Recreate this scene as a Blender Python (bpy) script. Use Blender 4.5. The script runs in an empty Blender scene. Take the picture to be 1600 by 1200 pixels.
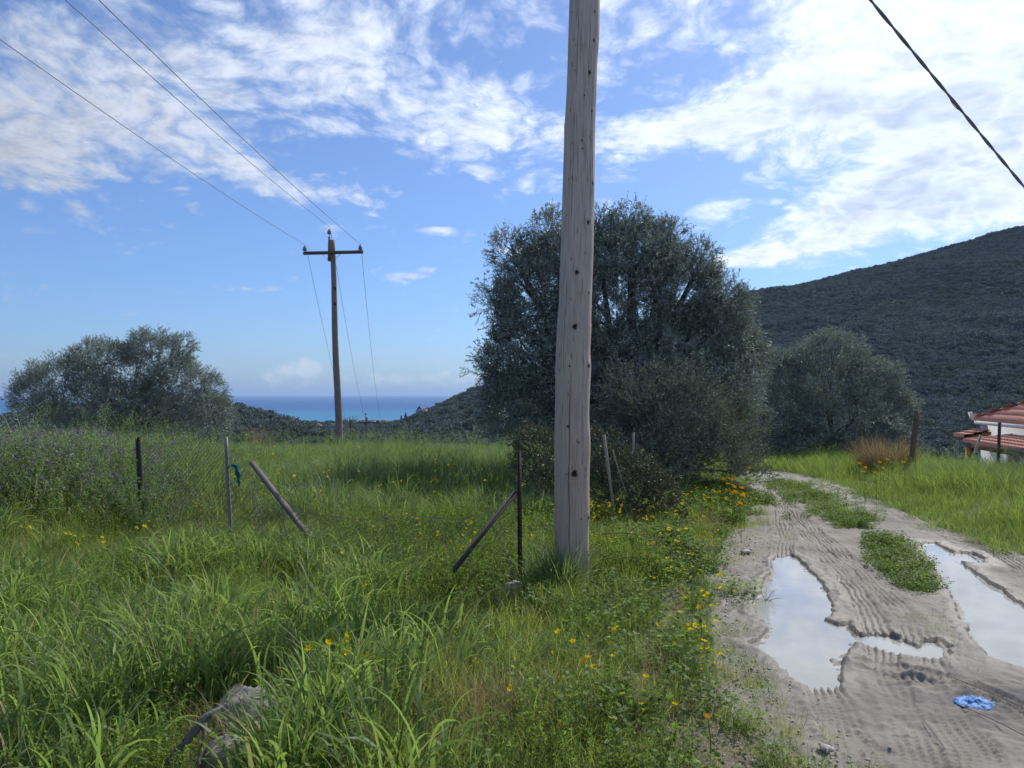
import bpy, math, random
import numpy as np
from mathutils import Vector, Matrix, noise as mnoise

rng = np.random.default_rng(7)
random.seed(7)
sc = bpy.context.scene
rad = math.radians

# ------------------------------------------------------------------ camera
EYE = 1.6
HAZE = 6.5e-5
cd = bpy.data.cameras.new('camera'); cam = bpy.data.objects.new('camera', cd)
sc.collection.objects.link(cam); sc.camera = cam
cam.location = (0, 0, EYE); cam.rotation_euler = (rad(90), 0, 0)
cd.sensor_width = 36; cd.lens = 27; cd.shift_y = 17 / 1600
cd.clip_start = 0.05; cd.clip_end = 200000

# ------------------------------------------------------------------ light
SUN_AZ, SUN_EL = rad(39), rad(43)
SUN_DIR = Vector((math.sin(SUN_AZ) * math.cos(SUN_EL), math.cos(SUN_AZ) * math.cos(SUN_EL), math.sin(SUN_EL)))
ld = bpy.data.lights.new('sun', 'SUN'); ld.energy = 3.6; ld.angle = rad(0.53); ld.color = (1.0, 0.95, 0.87)
sun = bpy.data.objects.new('sun', ld); sc.collection.objects.link(sun)
sun.rotation_euler = (-SUN_DIR).to_track_quat('-Z', 'Y').to_euler()
sc.view_settings.view_transform = 'Standard'; sc.view_settings.look = 'None'
sc.view_settings.gamma = 1; sc.view_settings.use_curve_mapping = False
sc.view_settings.exposure = 0.36
sc.cycles.max_bounces = 7; sc.cycles.diffuse_bounces = 3; sc.cycles.glossy_bounces = 2
sc.cycles.transmission_bounces = 3; sc.cycles.transparent_max_bounces = 4; sc.cycles.volume_bounces = 0
sc.cycles.use_denoising = True; sc.cycles.sample_clamp_indirect = 6; sc.cycles.caustics_reflective = False; sc.cycles.caustics_refractive = False


class NT:
    """a little help for writing node trees"""
    def __init__(s, tree): s.t = tree; s.n = tree.nodes; s.l = tree.links
    def node(s, kind, **kw):
        n = s.n.new(kind)
        for k, v in kw.items(): setattr(n, k, v)
        return n
    def put(s, sock, v):
        if isinstance(v, bpy.types.NodeSocket): s.l.new(v, sock)
        elif v is not None:
            if isinstance(v, (tuple, list)) and len(v) == 3 and sock.type == 'RGBA': v = (*v, 1)
            sock.default_value = v
    def m(s, op, a, b=None, c=None, clamp=False):
        n = s.node('ShaderNodeMath', operation=op, use_clamp=clamp)
        s.put(n.inputs[0], a)
        if b is not None: s.put(n.inputs[1], b)
        if c is not None: s.put(n.inputs[2], c)
        return n.outputs[0]
    def vm(s, op, a, b=None, scale=None):
        n = s.node('ShaderNodeVectorMath', operation=op)
        s.put(n.inputs[0], a)
        if b is not None: s.put(n.inputs[1], b)
        if scale is not None: s.put(n.inputs['Scale'], scale)
        return n.outputs[0] if op not in ('DOT_PRODUCT', 'LENGTH', 'DISTANCE') else n.outputs[1]
    def mix(s, f, a, b, mode='MIX'):
        n = s.node('ShaderNodeMix', data_type='RGBA', blend_type=mode)
        s.put(n.inputs[0], f); s.put(n.inputs[6], a); s.put(n.inputs[7], b)
        return n.outputs[2]
    def noise(s, vec=None, scale=1.0, detail=4, rough=0.5, dist=0.0, out=0):
        n = s.node('ShaderNodeTexNoise')
        if vec is not None: s.put(n.inputs['Vector'], vec)
        n.inputs['Scale'].default_value = scale; n.inputs['Detail'].default_value = detail
        n.inputs['Roughness'].default_value = rough; n.inputs['Distortion'].default_value = dist
        return n.outputs[out]
    def ramp(s, f, stops):
        n = s.node('ShaderNodeValToRGB'); cr = n.color_ramp
        while len(cr.elements) < len(stops): cr.elements.new(0.5)
        for e, (p, c) in zip(cr.elements, stops): e.position = p; e.color = (*c, 1) if len(c) == 3 else c
        s.put(n.inputs[0], f); return n.outputs[0]
    def step(s, x, lo, hi):
        n = s.node('ShaderNodeMapRange', interpolation_type='SMOOTHSTEP')
        s.put(n.inputs[0], x); s.put(n.inputs[1], lo); s.put(n.inputs[2], hi)
        return n.outputs[0]


# ------------------------------------------------------------------ sky with clouds
def build_world():
    w = bpy.data.worlds.new('World'); sc.world = w; w.use_nodes = True
    t = NT(w.node_tree); w.node_tree.nodes.clear()
    out = t.node('ShaderNodeOutputWorld'); bg = t.node('ShaderNodeBackground')
    t.l.new(bg.outputs[0], out.inputs[0]); bg.inputs[1].default_value = 0.1
    sky = t.node('ShaderNodeTexSky', sky_type='NISHITA', sun_disc=False, sun_elevation=SUN_EL, sun_rotation=SUN_AZ,
                 altitude=60, air_density=1.0, dust_density=0.6, ozone_density=2.2)
    tc = t.node('ShaderNodeTexCoord').outputs['Generated']
    d = t.vm('NORMALIZE', tc)
    sep = t.node('ShaderNodeSeparateXYZ'); t.l.new(d, sep.inputs[0]); X, Y, Z = sep.outputs
    az = t.m('ARCTAN2', X, Y); el = t.m('ARCSINE', Z)
    # the layer of cloud lies flat high above: project the direction on it
    zz = t.m('ADD', t.m('MAXIMUM', Z, 0.0), 0.26)
    cb = t.node('ShaderNodeCombineXYZ'); t.put(cb.inputs[0], t.m('DIVIDE', X, zz)); t.put(cb.inputs[1], t.m('DIVIDE', Y, zz))
    p = cb.outputs[0]
    warp = t.vm('SCALE', t.vm('SUBTRACT', t.noise(p, 2.6, 3, 0.5, out=1), (0.5, 0.5, 0.5)), scale=0.22)
    p2 = t.vm('ADD', p, warp)
    n_big = t.noise(p, 0.55, 2, 0.5)
    n_mid = t.noise(p2, 4.2, 9, 0.60)
    n_fine = t.noise(p2, 14.0, 6, 0.66)
    bl = t.m('ADD', 0.26, t.m('MULTIPLY', t.m('ABSOLUTE', t.m('SUBTRACT', t.noise(p2, 11.0, 4, 0.5), 0.5)), 2.6))
    nz = t.m('ADD', t.m('ADD', t.m('MULTIPLY', n_mid, 0.48), t.m('MULTIPLY', n_fine, 0.30)), t.m('MULTIPLY', bl, 0.22))
    def pix(px, py):
        x = (px - 800) / 1200; z = (617 - py) / 1200
        return math.atan2(x, 1), math.atan2(z, math.hypot(1, x))
    def blob(px, py, rx, ry, amp, ang=0.0, pw=1.0):
        a0, e0 = pix(px, py); sx = rx / 1200 * math.cos(a0) ** 1.5; sy = ry / 1200 * math.cos(a0)
        da = t.m('SUBTRACT', az, a0); de = t.m('SUBTRACT', el, e0)
        c, s_ = math.cos(ang), math.sin(ang)
        u = t.m('ADD', t.m('MULTIPLY', da, c / sx), t.m('MULTIPLY', de, s_ / sx))
        v = t.m('ADD', t.m('MULTIPLY', da, -s_ / sy), t.m('MULTIPLY', de, c / sy))
        q = t.m('ADD', t.m('MULTIPLY', u, u), t.m('MULTIPLY', v, v))
        return t.m('MULTIPLY', t.m('EXPONENT', t.m('MULTIPLY', q, -pw)), amp)
    B = [  # px, py, rx, ry, amp, angle : where the banks of cloud stand
        (40, 120, 280, 120, .33, 0), (60, 260, 90, 50, .2, 0), (330, 90, 240, 90, .24, .3), (550, 130, 190, 80, .32, -.35), (770, 190, 130, 70, .27, -.3),
        (800, 30, 220, 60, .14, 0), (700, -60, 300, 90, .2, 0), (420, 285, 90, 26, .34, -.35), (30, 250, 120, 60, .22, -.1),
        (530, 305, 70, 16, .22, .05), (240, 215, 200, 40, .15, -.2),
        (1420, 60, 260, 120, .55, .15), (1560, 200, 240, 120, .62, 0), (1150, 180, 190, 46, .42, .15), (1010, 205, 110, 26, .34, .1),
        (1480, 300, 200, 60, .45, .15), (1290, 350, 130, 34, .42, .12), (1180, 405, 90, 15, .36, .02), (1115, 328, 55, 17, .32, .05),
        (1260, 385, 120, 14, .25, .06), (1800, 150, 260, 200, .5, 0), (1500, -150, 500, 150, .4, 0),
        (685, 362, 52, 9, .36, 0), (640, 431, 48, 8, .34, 0), (390, 451, 44, 6, .30, 0), (110, 288, 34, 10, .24, 0),
        (960, 280, 60, 10, .2, 0), (800, 392, 40, 6, .26, 0)]
    cov = None
    for b in B:
        v = blob(b[0], b[1], b[2], b[3], b[4], b[5]); cov = v if cov is None else t.m('ADD', cov, v)
    # elsewhere in the sky the same broken cloud goes on
    inview = t.m('MULTIPLY', t.step(Y, 0.35, 0.72), t.m('SUBTRACT', 1.0, t.step(el, 0.50, 0.62)))
    elsewhere = t.m('MULTIPLY', t.m('MULTIPLY', t.m('SUBTRACT', n_big, 0.28), 1.1), t.step(el, 0.10, 0.35))
    cov = t.m('ADD', t.m('MULTIPLY', cov, t.step(Y, 0.1, 0.35)), t.m('MULTIPLY', elsewhere, t.m('SUBTRACT', 1.0, inview)))
    cov = t.m('MINIMUM', cov, 0.66)
    dens = t.m('ADD', t.m('MULTIPLY', t.m('SUBTRACT', nz, 0.5), 1.9), cov)
    alpha = t.step(dens, 0.08, 0.56)
    alpha = t.m('MULTIPLY', t.m('POWER', alpha, 0.85), 0.94)
    # heaps of cloud standing low over the sea
    low = None
    for b in [(455, 584, 62, 20, .48, .1), (485, 572, 22, 14, .3, 0), (600, 592, 50, 12, .42, 0), (700, 590, 50, 14, .45, 0), (560, 610, 400, 14, .18, 0), (1000, 560, 200, 26, .3, 0)]:
        v = blob(*b); low = v if low is None else t.m('ADD', low, v)
    cs = t.node('ShaderNodeCombineXYZ'); t.put(cs.inputs[0], t.m('MULTIPLY', az, 30.0)); t.put(cs.inputs[1], t.m('MULTIPLY', el, 48.0))
    nl = t.noise(cs.outputs[0], 1.6, 7, 0.62)
    dl = t.m('ADD', t.m('MULTIPLY', t.m('SUBTRACT', nl, 0.5), 1.5), low)
    al = t.m('MULTIPLY', t.step(dl, 0.20, 0.62), 0.62)
    # colour of cloud: white where thin or lit, blue-grey where thick; brighter near the sun
    sd = t.vm('DOT_PRODUCT', d, tuple(SUN_DIR))
    near = t.step(sd, 0.30, 0.90)
    sh_n = t.noise(t.vm('ADD', p2, (3.1, 1.7, 0)), 1.9, 4, 0.5)
    thick = t.m('MULTIPLY', t.m('MULTIPLY', t.step(dens, 0.42, 0.85), t.step(sh_n, 0.42, 0.58)), t.m('ADD', 0.35, t.m('MULTIPLY', near, 0.65)))
    br = t.m('ADD', 4.7, t.m('MULTIPLY', near, 4.4))
    fine = t.m('ADD', 0.84, t.m('MULTIPLY', t.step(n_fine, 0.3, 0.65), 0.26))
    br = t.m('MULTIPLY', br, fine)
    ccol = t.mix(thick, (0.88, 0.96, 1.10), (0.52, 0.62, 0.80))
    ccol = t.vm('SCALE', ccol, scale=br)
    skyc = t.mix(1.0, sky.outputs[0], t.mix(t.step(el, -0.02, 0.42), (0.52, 0.72, 1.08), (0.72, 0.84, 1.08)), 'MULTIPLY')
    c1 = t.mix(al, skyc, t.vm('SCALE', (0.93, 0.98, 1.08), scale=6.6))
    c2 = t.mix(alpha, c1, ccol)
    t.l.new(c2, bg.inputs[0])
build_world()
# ------------------------------------------------------------------ helpers
def P(px, py, Y):
    """the world point at distance Y that lies under a pixel of the photograph"""
    return Vector(((px - 800) / 1200 * Y, Y, EYE - (py - 617) / 1200 * Y))
def G(px, py):
    """the same for a point on the flat track"""
    Y = EYE * 1200 / (py - 617); return (px - 800) / 1200 * Y, Y
def sst(x, a, b):
    t = np.clip((np.asarray(x, float) - a) / (b - a), 0, 1); return t * t * (3 - 2 * t)
def tag(o, label=None, cat=None, group=None, kind=None):
    if label: o['label'] = label
    if cat: o['category'] = cat
    if group: o['group'] = group
    if kind: o['kind'] = kind
    return o
def empty(name, loc, rz=0.0):
    o = bpy.data.objects.new(name, None); sc.collection.objects.link(o); o.location = loc; o.rotation_euler = (0, 0, rz)
    return o
def rawmesh(name, V, F, mats, smooth=False, attrs=None, midx=None):
    """V (n,3), F a list of arrays each (m,k) ; fast"""
    V = np.asarray(V, np.float32)
    me = bpy.data.meshes.new(name)
    if not isinstance(F, (list, tuple)): F = [F]
    F = [np.asarray(f, np.int32) for f in F if len(f)]
    loops = np.concatenate([f.ravel() for f in F]); sizes = np.concatenate([np.full(len(f), f.shape[1], np.int32) for f in F])
    starts = np.concatenate([[0], np.cumsum(sizes)[:-1]]).astype(np.int32)
    me.vertices.add(len(V)); me.vertices.foreach_set('co', V.ravel())
    me.loops.add(len(loops)); me.loops.foreach_set('vertex_index', loops)
    me.polygons.add(len(sizes)); me.polygons.foreach_set('loop_start', starts); me.polygons.foreach_set('loop_total', sizes)
    if midx is not None: me.polygons.foreach_set('material_index', np.asarray(midx, np.int32))
    if smooth: me.polygons.foreach_set('use_smooth', np.ones(len(sizes), bool))
    for m in (mats if isinstance(mats, (list, tuple)) else [mats]): me.materials.append(m)
    for k, a in (attrs or {}).items():
        a = np.asarray(a, np.float32)
        if a.ndim == 1: at = me.attributes.new(k, 'FLOAT', 'POINT'); at.data.foreach_set('value', a)
        else: at = me.attributes.new(k, 'FLOAT_VECTOR', 'POINT'); at.data.foreach_set('vector', a.ravel())
    me.update(calc_edges=True); me.validate()
    return me
def mkobj(name, me, parent=None, loc=None, link=True):
    o = bpy.data.objects.new(name, me)
    if link: sc.collection.objects.link(o)
    if parent is not None: o.parent = parent
    if loc is not None: o.location = loc
    return o
class MB:
    """collects shapes; build() links them as one mesh object"""
    def __init__(s): s.V = []; s.Q = []; s.T = []; s.A = []; s.n = 0; s.qm = []; s.tm = []
    def add(s, V, Q=None, T=None, a=0.0, mi=0):
        V = np.asarray(V, float).reshape(-1, 3)
        s.V.append(V); s.A.append(np.broadcast_to(np.asarray(a, float), (len(V),)))
        if Q is not None and len(Q): s.Q.append(np.asarray(Q, int).reshape(-1, 4) + s.n); s.qm += [mi] * len(s.Q[-1])
        if T is not None and len(T): s.T.append(np.asarray(T, int).reshape(-1, 3) + s.n); s.tm += [mi] * len(s.T[-1])
        s.n += len(V)
    def box(s, c, size, M=None, a=0.0, mi=0, bev=0.0):
        x, y, z = [v / 2 for v in size]; V = np.array([(i, j, k) for i in (-x, x) for j in (-y, y) for k in (-z, z)])
        if M is not None: V = V @ np.array(M.to_3x3()).T
        s.add(V + np.array(c), [(0, 1, 3, 2), (4, 6, 7, 5), (0, 4, 5, 1), (2, 3, 7, 6), (0, 2, 6, 4), (1, 5, 7, 3)], a=a, mi=mi)
    def bar(s, p, q, w, h=None, a=0.0, mi=0, up=(0, 0, 1)):
        p, q = Vector(p), Vector(q); d = (q - p); L = d.length; d.normalize(); h = h or w
        u = Vector(up); side = d.cross(u)
        if side.length < 1e-3: side = d.cross(Vector((1, 0, 0)))
        side.normalize(); u = side.cross(d)
        V = []
        for e in (p, q):
            for i, j in ((-1, -1), (1, -1), (1, 1), (-1, 1)): V.append(e + side * i * w / 2 + u * j * h / 2)
        s.add(V, [(0, 3, 2, 1), (4, 5, 6, 7), (0, 1, 5, 4), (1, 2, 6, 5), (2, 3, 7, 6), (3, 0, 4, 7)], a=a, mi=mi)
    def tube(s, pts, r, n=6, a=0.0, cap=True, wob=0.0, mi=0):
        pts = np.asarray(pts, float); m = len(pts); r = np.broadcast_to(np.asarray(r, float), (m,))
        tan = np.gradient(pts, axis=0); tan /= np.linalg.norm(tan, axis=1)[:, None] + 1e-9
        u = np.cross(tan, (0.13, 0.31, 0.94)); b = np.linalg.norm(u, axis=1) < 0.1
        u[b] = np.cross(tan[b], (1, 0, 0.1)); u /= np.linalg.norm(u, axis=1)[:, None]; v = np.cross(tan, u)
        th = np.arange(n) / n * 2 * math.pi
        rr = r[:, None] * (1 + (wob * rng.uniform(-1, 1, (m, n)) if wob else 0))
        V = pts[:, None] + rr[..., None] * (np.cos(th)[None, :, None] * u[:, None] + np.sin(th)[None, :, None] * v[:, None])
        i = np.arange(m - 1)[:, None] * n; j = np.arange(n)[None]; k = (j + 1) % n
        Q = np.stack([i + j, i + k, i + n + k, i + n + j], -1).reshape(-1, 4)
        V = V.reshape(-1, 3); T = []
        if cap:
            V = np.vstack([V, pts[0], pts[-1]]); c0, c1 = m * n, m * n + 1
            for q in range(n): T += [(c0, (q + 1) % n, q), (c1, (m - 1) * n + q, (m - 1) * n + (q + 1) % n)]
        aa = a if np.isscalar(a) else np.concatenate([np.repeat(a, n), ([a[0], a[-1]] if cap else [])])
        s.add(V, Q, T, a=aa, mi=mi)
    def mesh(s, name, mats, smooth=False):
        F = []; mi = []
        if s.Q: F.append(np.concatenate(s.Q)); mi += s.qm
        if s.T: F.append(np.concatenate(s.T)); mi += s.tm
        return rawmesh(name, np.concatenate(s.V), F, mats, smooth, {'a': np.concatenate(s.A)}, mi)
    def build(s, name, mats, parent=None, smooth=False, loc=None, link=True):
        return mkobj(name, s.mesh(name, mats, smooth), parent, loc, link)
def fbm(x, y, sc_, oct=4, seed=0.0, gain=0.5):
    """cheap vectorised value noise, 0 centred, about -1..1"""
    x = np.asarray(x, float); y = np.asarray(y, float); tot = np.zeros(np.broadcast(x, y).shape); amp = 1.0; f = 1.0 / sc_
    for o in range(oct):
        X = x * f + seed * 17.3 + o * 31.7; Y = y * f - seed * 9.1 + o * 11.9
        xi = np.floor(X); yi = np.floor(Y); xf = X - xi; yf = Y - yi
        xf = xf * xf * (3 - 2 * xf); yf = yf * yf * (3 - 2 * yf)
        def h(a, b):
            q = np.sin(a * 127.1 + b * 311.7 + seed * 3.3) * 43758.5453; return (q - np.floor(q)) * 2 - 1
        tot += amp * ((h(xi, yi) * (1 - xf) + h(xi + 1, yi) * xf) * (1 - yf) + (h(xi, yi + 1) * (1 - xf) + h(xi + 1, yi + 1) * xf) * yf)
        amp *= gain; f *= 2.03
    return tot

# ------------------------------------------------------------------ materials
def newmat(name):
    m = bpy.data.materials.new(name); m.use_nodes = True; m.node_tree.nodes.clear()
    t = NT(m.node_tree); out = t.node('ShaderNodeOutputMaterial')
    return m, t, out
def principled(t, out, col, rough=0.8, spec=0.3, normal=None, metal=0.0, **kw):
    b = t.node('ShaderNodeBsdfPrincipled'); t.put(b.inputs['Base Color'], col); t.put(b.inputs['Roughness'], rough)
    t.put(b.inputs['Specular IOR Level'], spec); t.put(b.inputs['Metallic'], metal)
    for k, v in kw.items(): t.put(b.inputs[k], v)
    if normal is not None: t.l.new(normal, b.inputs['Normal'])
    t.l.new(b.outputs[0], out.inputs[0]); return b
def bump(t, h, dist=0.01, strength=1.0):
    b = t.node('ShaderNodeBump'); b.inputs['Strength'].default_value = strength; b.inputs['Distance'].default_value = dist
    t.put(b.inputs['Height'], h); return b.outputs[0]
def attr(t, name, kind='GEOMETRY', out='Fac'):
    n = t.node('ShaderNodeAttribute', attribute_type=kind, attribute_name=name); return n.outputs[out]
def leafmat(name, top, bottom=None, trans=(0.2, 0.3, 0.05), tw=0.4, gloss=0.06, vary=0.35, base=None, dry=None, rough=0.55):
    """a leaf: light falls on it and through it; each clump and each blade has its own tone"""
    m, t, out = newmat(name)
    rnd = t.node('ShaderNodeObjectInfo').outputs['Random']
    a = attr(t, 'a')          # a: own tone of each blade or leaf
    tint = attr(t, 'tint', 'INSTANCER')
    c = top
    if bottom is not None:
        bf = t.node('ShaderNodeNewGeometry').outputs['Backfacing']; c = t.mix(bf, top, bottom)
    v = t.m('ADD', t.m('MULTIPLY', t.m('SUBTRACT', a, 0.5), vary * 1.6), t.m('MULTIPLY', t.m('SUBTRACT', rnd, 0.5), vary))
    k = t.m('ADD', 1.0, v)
    if dry is not None:
        f = t.m('MULTIPLY', t.step(a, 0.93, 0.97), 0.8); c = t.mix(f, c, dry)
        f2 = t.step(tint, 0.45, 1.0); c = t.mix(f2, c, t.mix(0.65, c, dry))
    cc = t.vm('SCALE', c, scale=k)
    tr = t.vm('SCALE', t.mix(t.m('MULTIPLY', t.step(a, 0.93, 0.97), 0.7), trans, dry) if dry is not None else trans, scale=k)
    dif = t.node('ShaderNodeBsdfDiffuse'); t.put(dif.inputs[0], cc)
    trn = t.node('ShaderNodeBsdfTranslucent'); t.put(trn.inputs[0], tr)
    mx = t.node('ShaderNodeMixShader'); mx.inputs[0].default_value = tw; t.l.new(dif.outputs[0], mx.inputs[1]); t.l.new(trn.outputs[0], mx.inputs[2])
    gl = t.node('ShaderNodeBsdfGlossy'); gl.inputs['Roughness'].default_value = rough; gl.inputs[0].default_value = (0.9, 0.95, 1, 1)
    mg = t.node('ShaderNodeMixShader'); mg.inputs[0].default_value = gloss
    t.l.new(mx.outputs[0], mg.inputs[1]); t.l.new(gl.outputs[0], mg.inputs[2]); t.l.new(mg.outputs[0], out.inputs[0])
    return m
def plainmat(name, col, rough=0.8, spec=0.25, var=0.25, scale=12, bd=0.002, metal=0.0):
    m, t, out = newmat(name); co = t.node('ShaderNodeTexCoord').outputs['Object']
    n = t.noise(co, scale, 5, 0.6)
    c = t.vm('SCALE', col, scale=t.m('ADD', 1 - var, t.m('MULTIPLY', n, 2 * var)))
    principled(t, out, c, rough, spec, bump(t, n, bd), metal); return m

M = {}
M['grass'] = leafmat('grass_blade', (0.145, 0.205, 0.046), trans=(0.27, 0.39, 0.07), tw=0.5, gloss=0.02, vary=0.5, dry=(0.30, 0.22, 0.10))
M['grass_blue'] = leafmat('wide_grass_blade', (0.125, 0.195, 0.050), trans=(0.27, 0.40, 0.075), tw=0.5, gloss=0.022, vary=0.4, dry=(0.28, 0.21, 0.11))
M['meadow'] = leafmat('meadow_blade', (0.115, 0.175, 0.062), trans=(0.22, 0.33, 0.075), tw=0.45, gloss=0.04, vary=0.5, dry=(0.28, 0.22, 0.12))
M['grass_yellow'] = leafmat('yellowish_grass_blade', (0.19, 0.22, 0.035), trans=(0.38, 0.43, 0.05), tw=0.48, gloss=0.04, vary=0.5, dry=(0.34, 0.26, 0.12))
M['dry'] = leafmat('dry_grass_blade', (0.34, 0.26, 0.14), trans=(0.38, 0.28, 0.14), tw=0.35, gloss=0.03, vary=0.5)
M['weed'] = leafmat('weed_leaf', (0.090, 0.145, 0.026), trans=(0.24, 0.36, 0.045), tw=0.45, gloss=0.018, vary=0.45)
M['yellow'] = leafmat('yellow_petal', (0.76, 0.58, 0.01), trans=(0.8, 0.6, 0.01), tw=0.4, gloss=0.0, vary=0.2)
M['orange'] = leafmat('orange_petal', (0.82, 0.30, 0.004), trans=(0.85, 0.33, 0.004), tw=0.4, gloss=0.0, vary=0.15)
M['cream'] = leafmat('cream_petal', (0.72, 0.70, 0.36), trans=(0.6, 0.58, 0.3), tw=0.3, gloss=0.02, vary=0.2)
M['purple'] = leafmat('purple_petal', (0.20, 0.10, 0.36), trans=(0.26, 0.13, 0.42), tw=0.3, gloss=0.02, vary=0.4)
M['seed'] = leafmat('seed_head', (0.36, 0.34, 0.16), trans=(0.38, 0.36, 0.16), tw=0.3, gloss=0.02, vary=0.3)
M['olive'] = leafmat('olive_leaf', (0.130, 0.175, 0.140), (0.28, 0.33, 0.32), trans=(0.20, 0.26, 0.14), tw=0.28, gloss=0.10, vary=0.45, rough=0.5)
M['olive_dark'] = leafmat('wild_olive_leaf', (0.095, 0.135, 0.088), (0.18, 0.22, 0.18), trans=(0.14, 0.19, 0.08), tw=0.2, gloss=0.04, vary=0.5, rough=0.55)
M['scrub'] = leafmat('scrub_leaf', (0.048, 0.062, 0.026), (0.09, 0.10, 0.06), trans=(0.10, 0.12, 0.03), tw=0.2, gloss=0.05, vary=0.5, rough=0.5, dry=(0.22, 0.12, 0.05))
M['far_leaf'] = leafmat('far_foliage', (0.125, 0.160, 0.155), trans=(0.10, 0.13, 0.11), tw=0.15, gloss=0.012, vary=0.5, rough=.7)  # lighter and bluer than the leaf itself: distant haze put into the colour
M['far_silver'] = leafmat('far_olive_foliage', (0.13, 0.16, 0.115), trans=(0.05, 0.07, 0.03), tw=0.15, gloss=0.012, vary=0.4, rough=.7)
M['twig'] = plainmat('grey_twig', (0.17, 0.15, 0.13), 0.85, 0.2, 0.3, 30)
M['bark'] = plainmat('olive_bark', (0.12, 0.105, 0.09), 0.9, 0.15, 0.5, 9, 0.02)
M['stone'] = plainmat('pale_stone', (0.42, 0.39, 0.35), 0.85, 0.25, 0.35, 14, 0.01)
M['rust'] = plainmat('dark_rusty_iron', (0.040, 0.030, 0.028), 0.7, 0.4, 0.4, 40, 0.002)
M['galv'] = plainmat('weathered_galvanised_tube', (0.20, 0.20, 0.21), 0.65, 0.35, 0.3, 30, 0.001, 0.2)
M['wire'] = plainmat('dull_wire', (0.10, 0.10, 0.11), 0.6, 0.4, 0.1)
M['black'] = plainmat('black_cable', (0.15, 0.17, 0.205), 0.55, 0.4, 0.1)  # black sheath lightened towards blue: lens veil put into the colour
# ------------------------------------------------------------------ terrain heights
ROAD_L = np.array([(0.5, 1.02), (1.8, 1.03), (3.29, 1.10), (3.975, 1.22), (5.0, 1.44), (6.78, 1.86), (8.24, 2.38), (10.5, 3.35), (13.4, 4.28), (15.4, 4.85), (16.6, 4.2), (18.0, 3.0)])
ROAD_R = np.array([(0.5, 4.6), (1.8, 4.7), (7.3, 4.92), (8.42, 4.85), (10.2, 5.15), (12.15, 5.5), (14.4, 5.95), (15.6, 6.3), (16.6, 6.3), (18.0, 6.0)])
def road_l(y): return np.interp(y, ROAD_L[:, 0], ROAD_L[:, 1])
def road_r(y): return np.interp(y, ROAD_R[:, 0], ROAD_R[:, 1])
def road_in(x, y):
    """how far inside the track a point is (negative outside)"""
    d = np.minimum(x - road_l(y), road_r(y) - x)
    return np.minimum(d, 17.6 - y)
def R_(x):
    return np.interp(x, [-110, -88, -60, -30, 60, 182, 400, 700, 1000], [-60, -27, -9, 6, 34, 76, 131, 190, 200])
YB = np.array([-60, -5, 0, 12, 18, 33, 45, 70, 120, 300, 600, 1000, 1112, 1300, 1700.])
ZB = np.array([0, 0, 0, -.04, -.16, -.85, -3, -7.5, -11, -18, -27, -35.5, -38.0, -46, -60.])
def H(x, y):
    x = np.asarray(x, float); y = np.asarray(y, float)
    z = np.interp(y, YB, ZB)
    z = z - 2.3 * sst(x, 9.5, 15) * sst(y, 12, 22) * (1 - sst(y, 60, 120))
    z = z + 0.36 * sst(-x, 2.8, 5.5) * sst(y, 3.5, 7) * (1 - sst(y, 13, 20))
    z = z + 0.12 * sst(x - road_r(y), 0.1, 1.6) * (1 - sst(y, 12, 18)) * (1 - sst(x, 9, 14))
    z = z + 0.06 * sst(road_l(y) - x, 0.0, 0.8) * (1 - sst(y, 14, 20))
    # ridge on the left, then the headland and the great hill on the right
    z = z + 15 * np.exp(-((y - 250) / 90) ** 2) * sst(-x, 58, 105) * (1 - .8 * sst(-x, 112, 150))
    val = z; s = sst(y, 150, 640) * 0.4 + 0.6 * np.clip((y - 150) / 450, 0, 1); s = np.where(y > 600, 1 - sst(y, 620, 1050), s)
    hill = val + (R_(x) - val) * s
    z = np.where((hill > val) & (y > 150), hill, val)
    z = z + fbm(x, y, 1.6, 3, 1) * 0.02 * sst(y, 0, 3) + fbm(x, y, 40, 3, 2) * 1.6 * sst(y, 60, 250)
    return z
def Hs(x, y): return float(H(np.array([x]), np.array([y]))[0])

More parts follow.
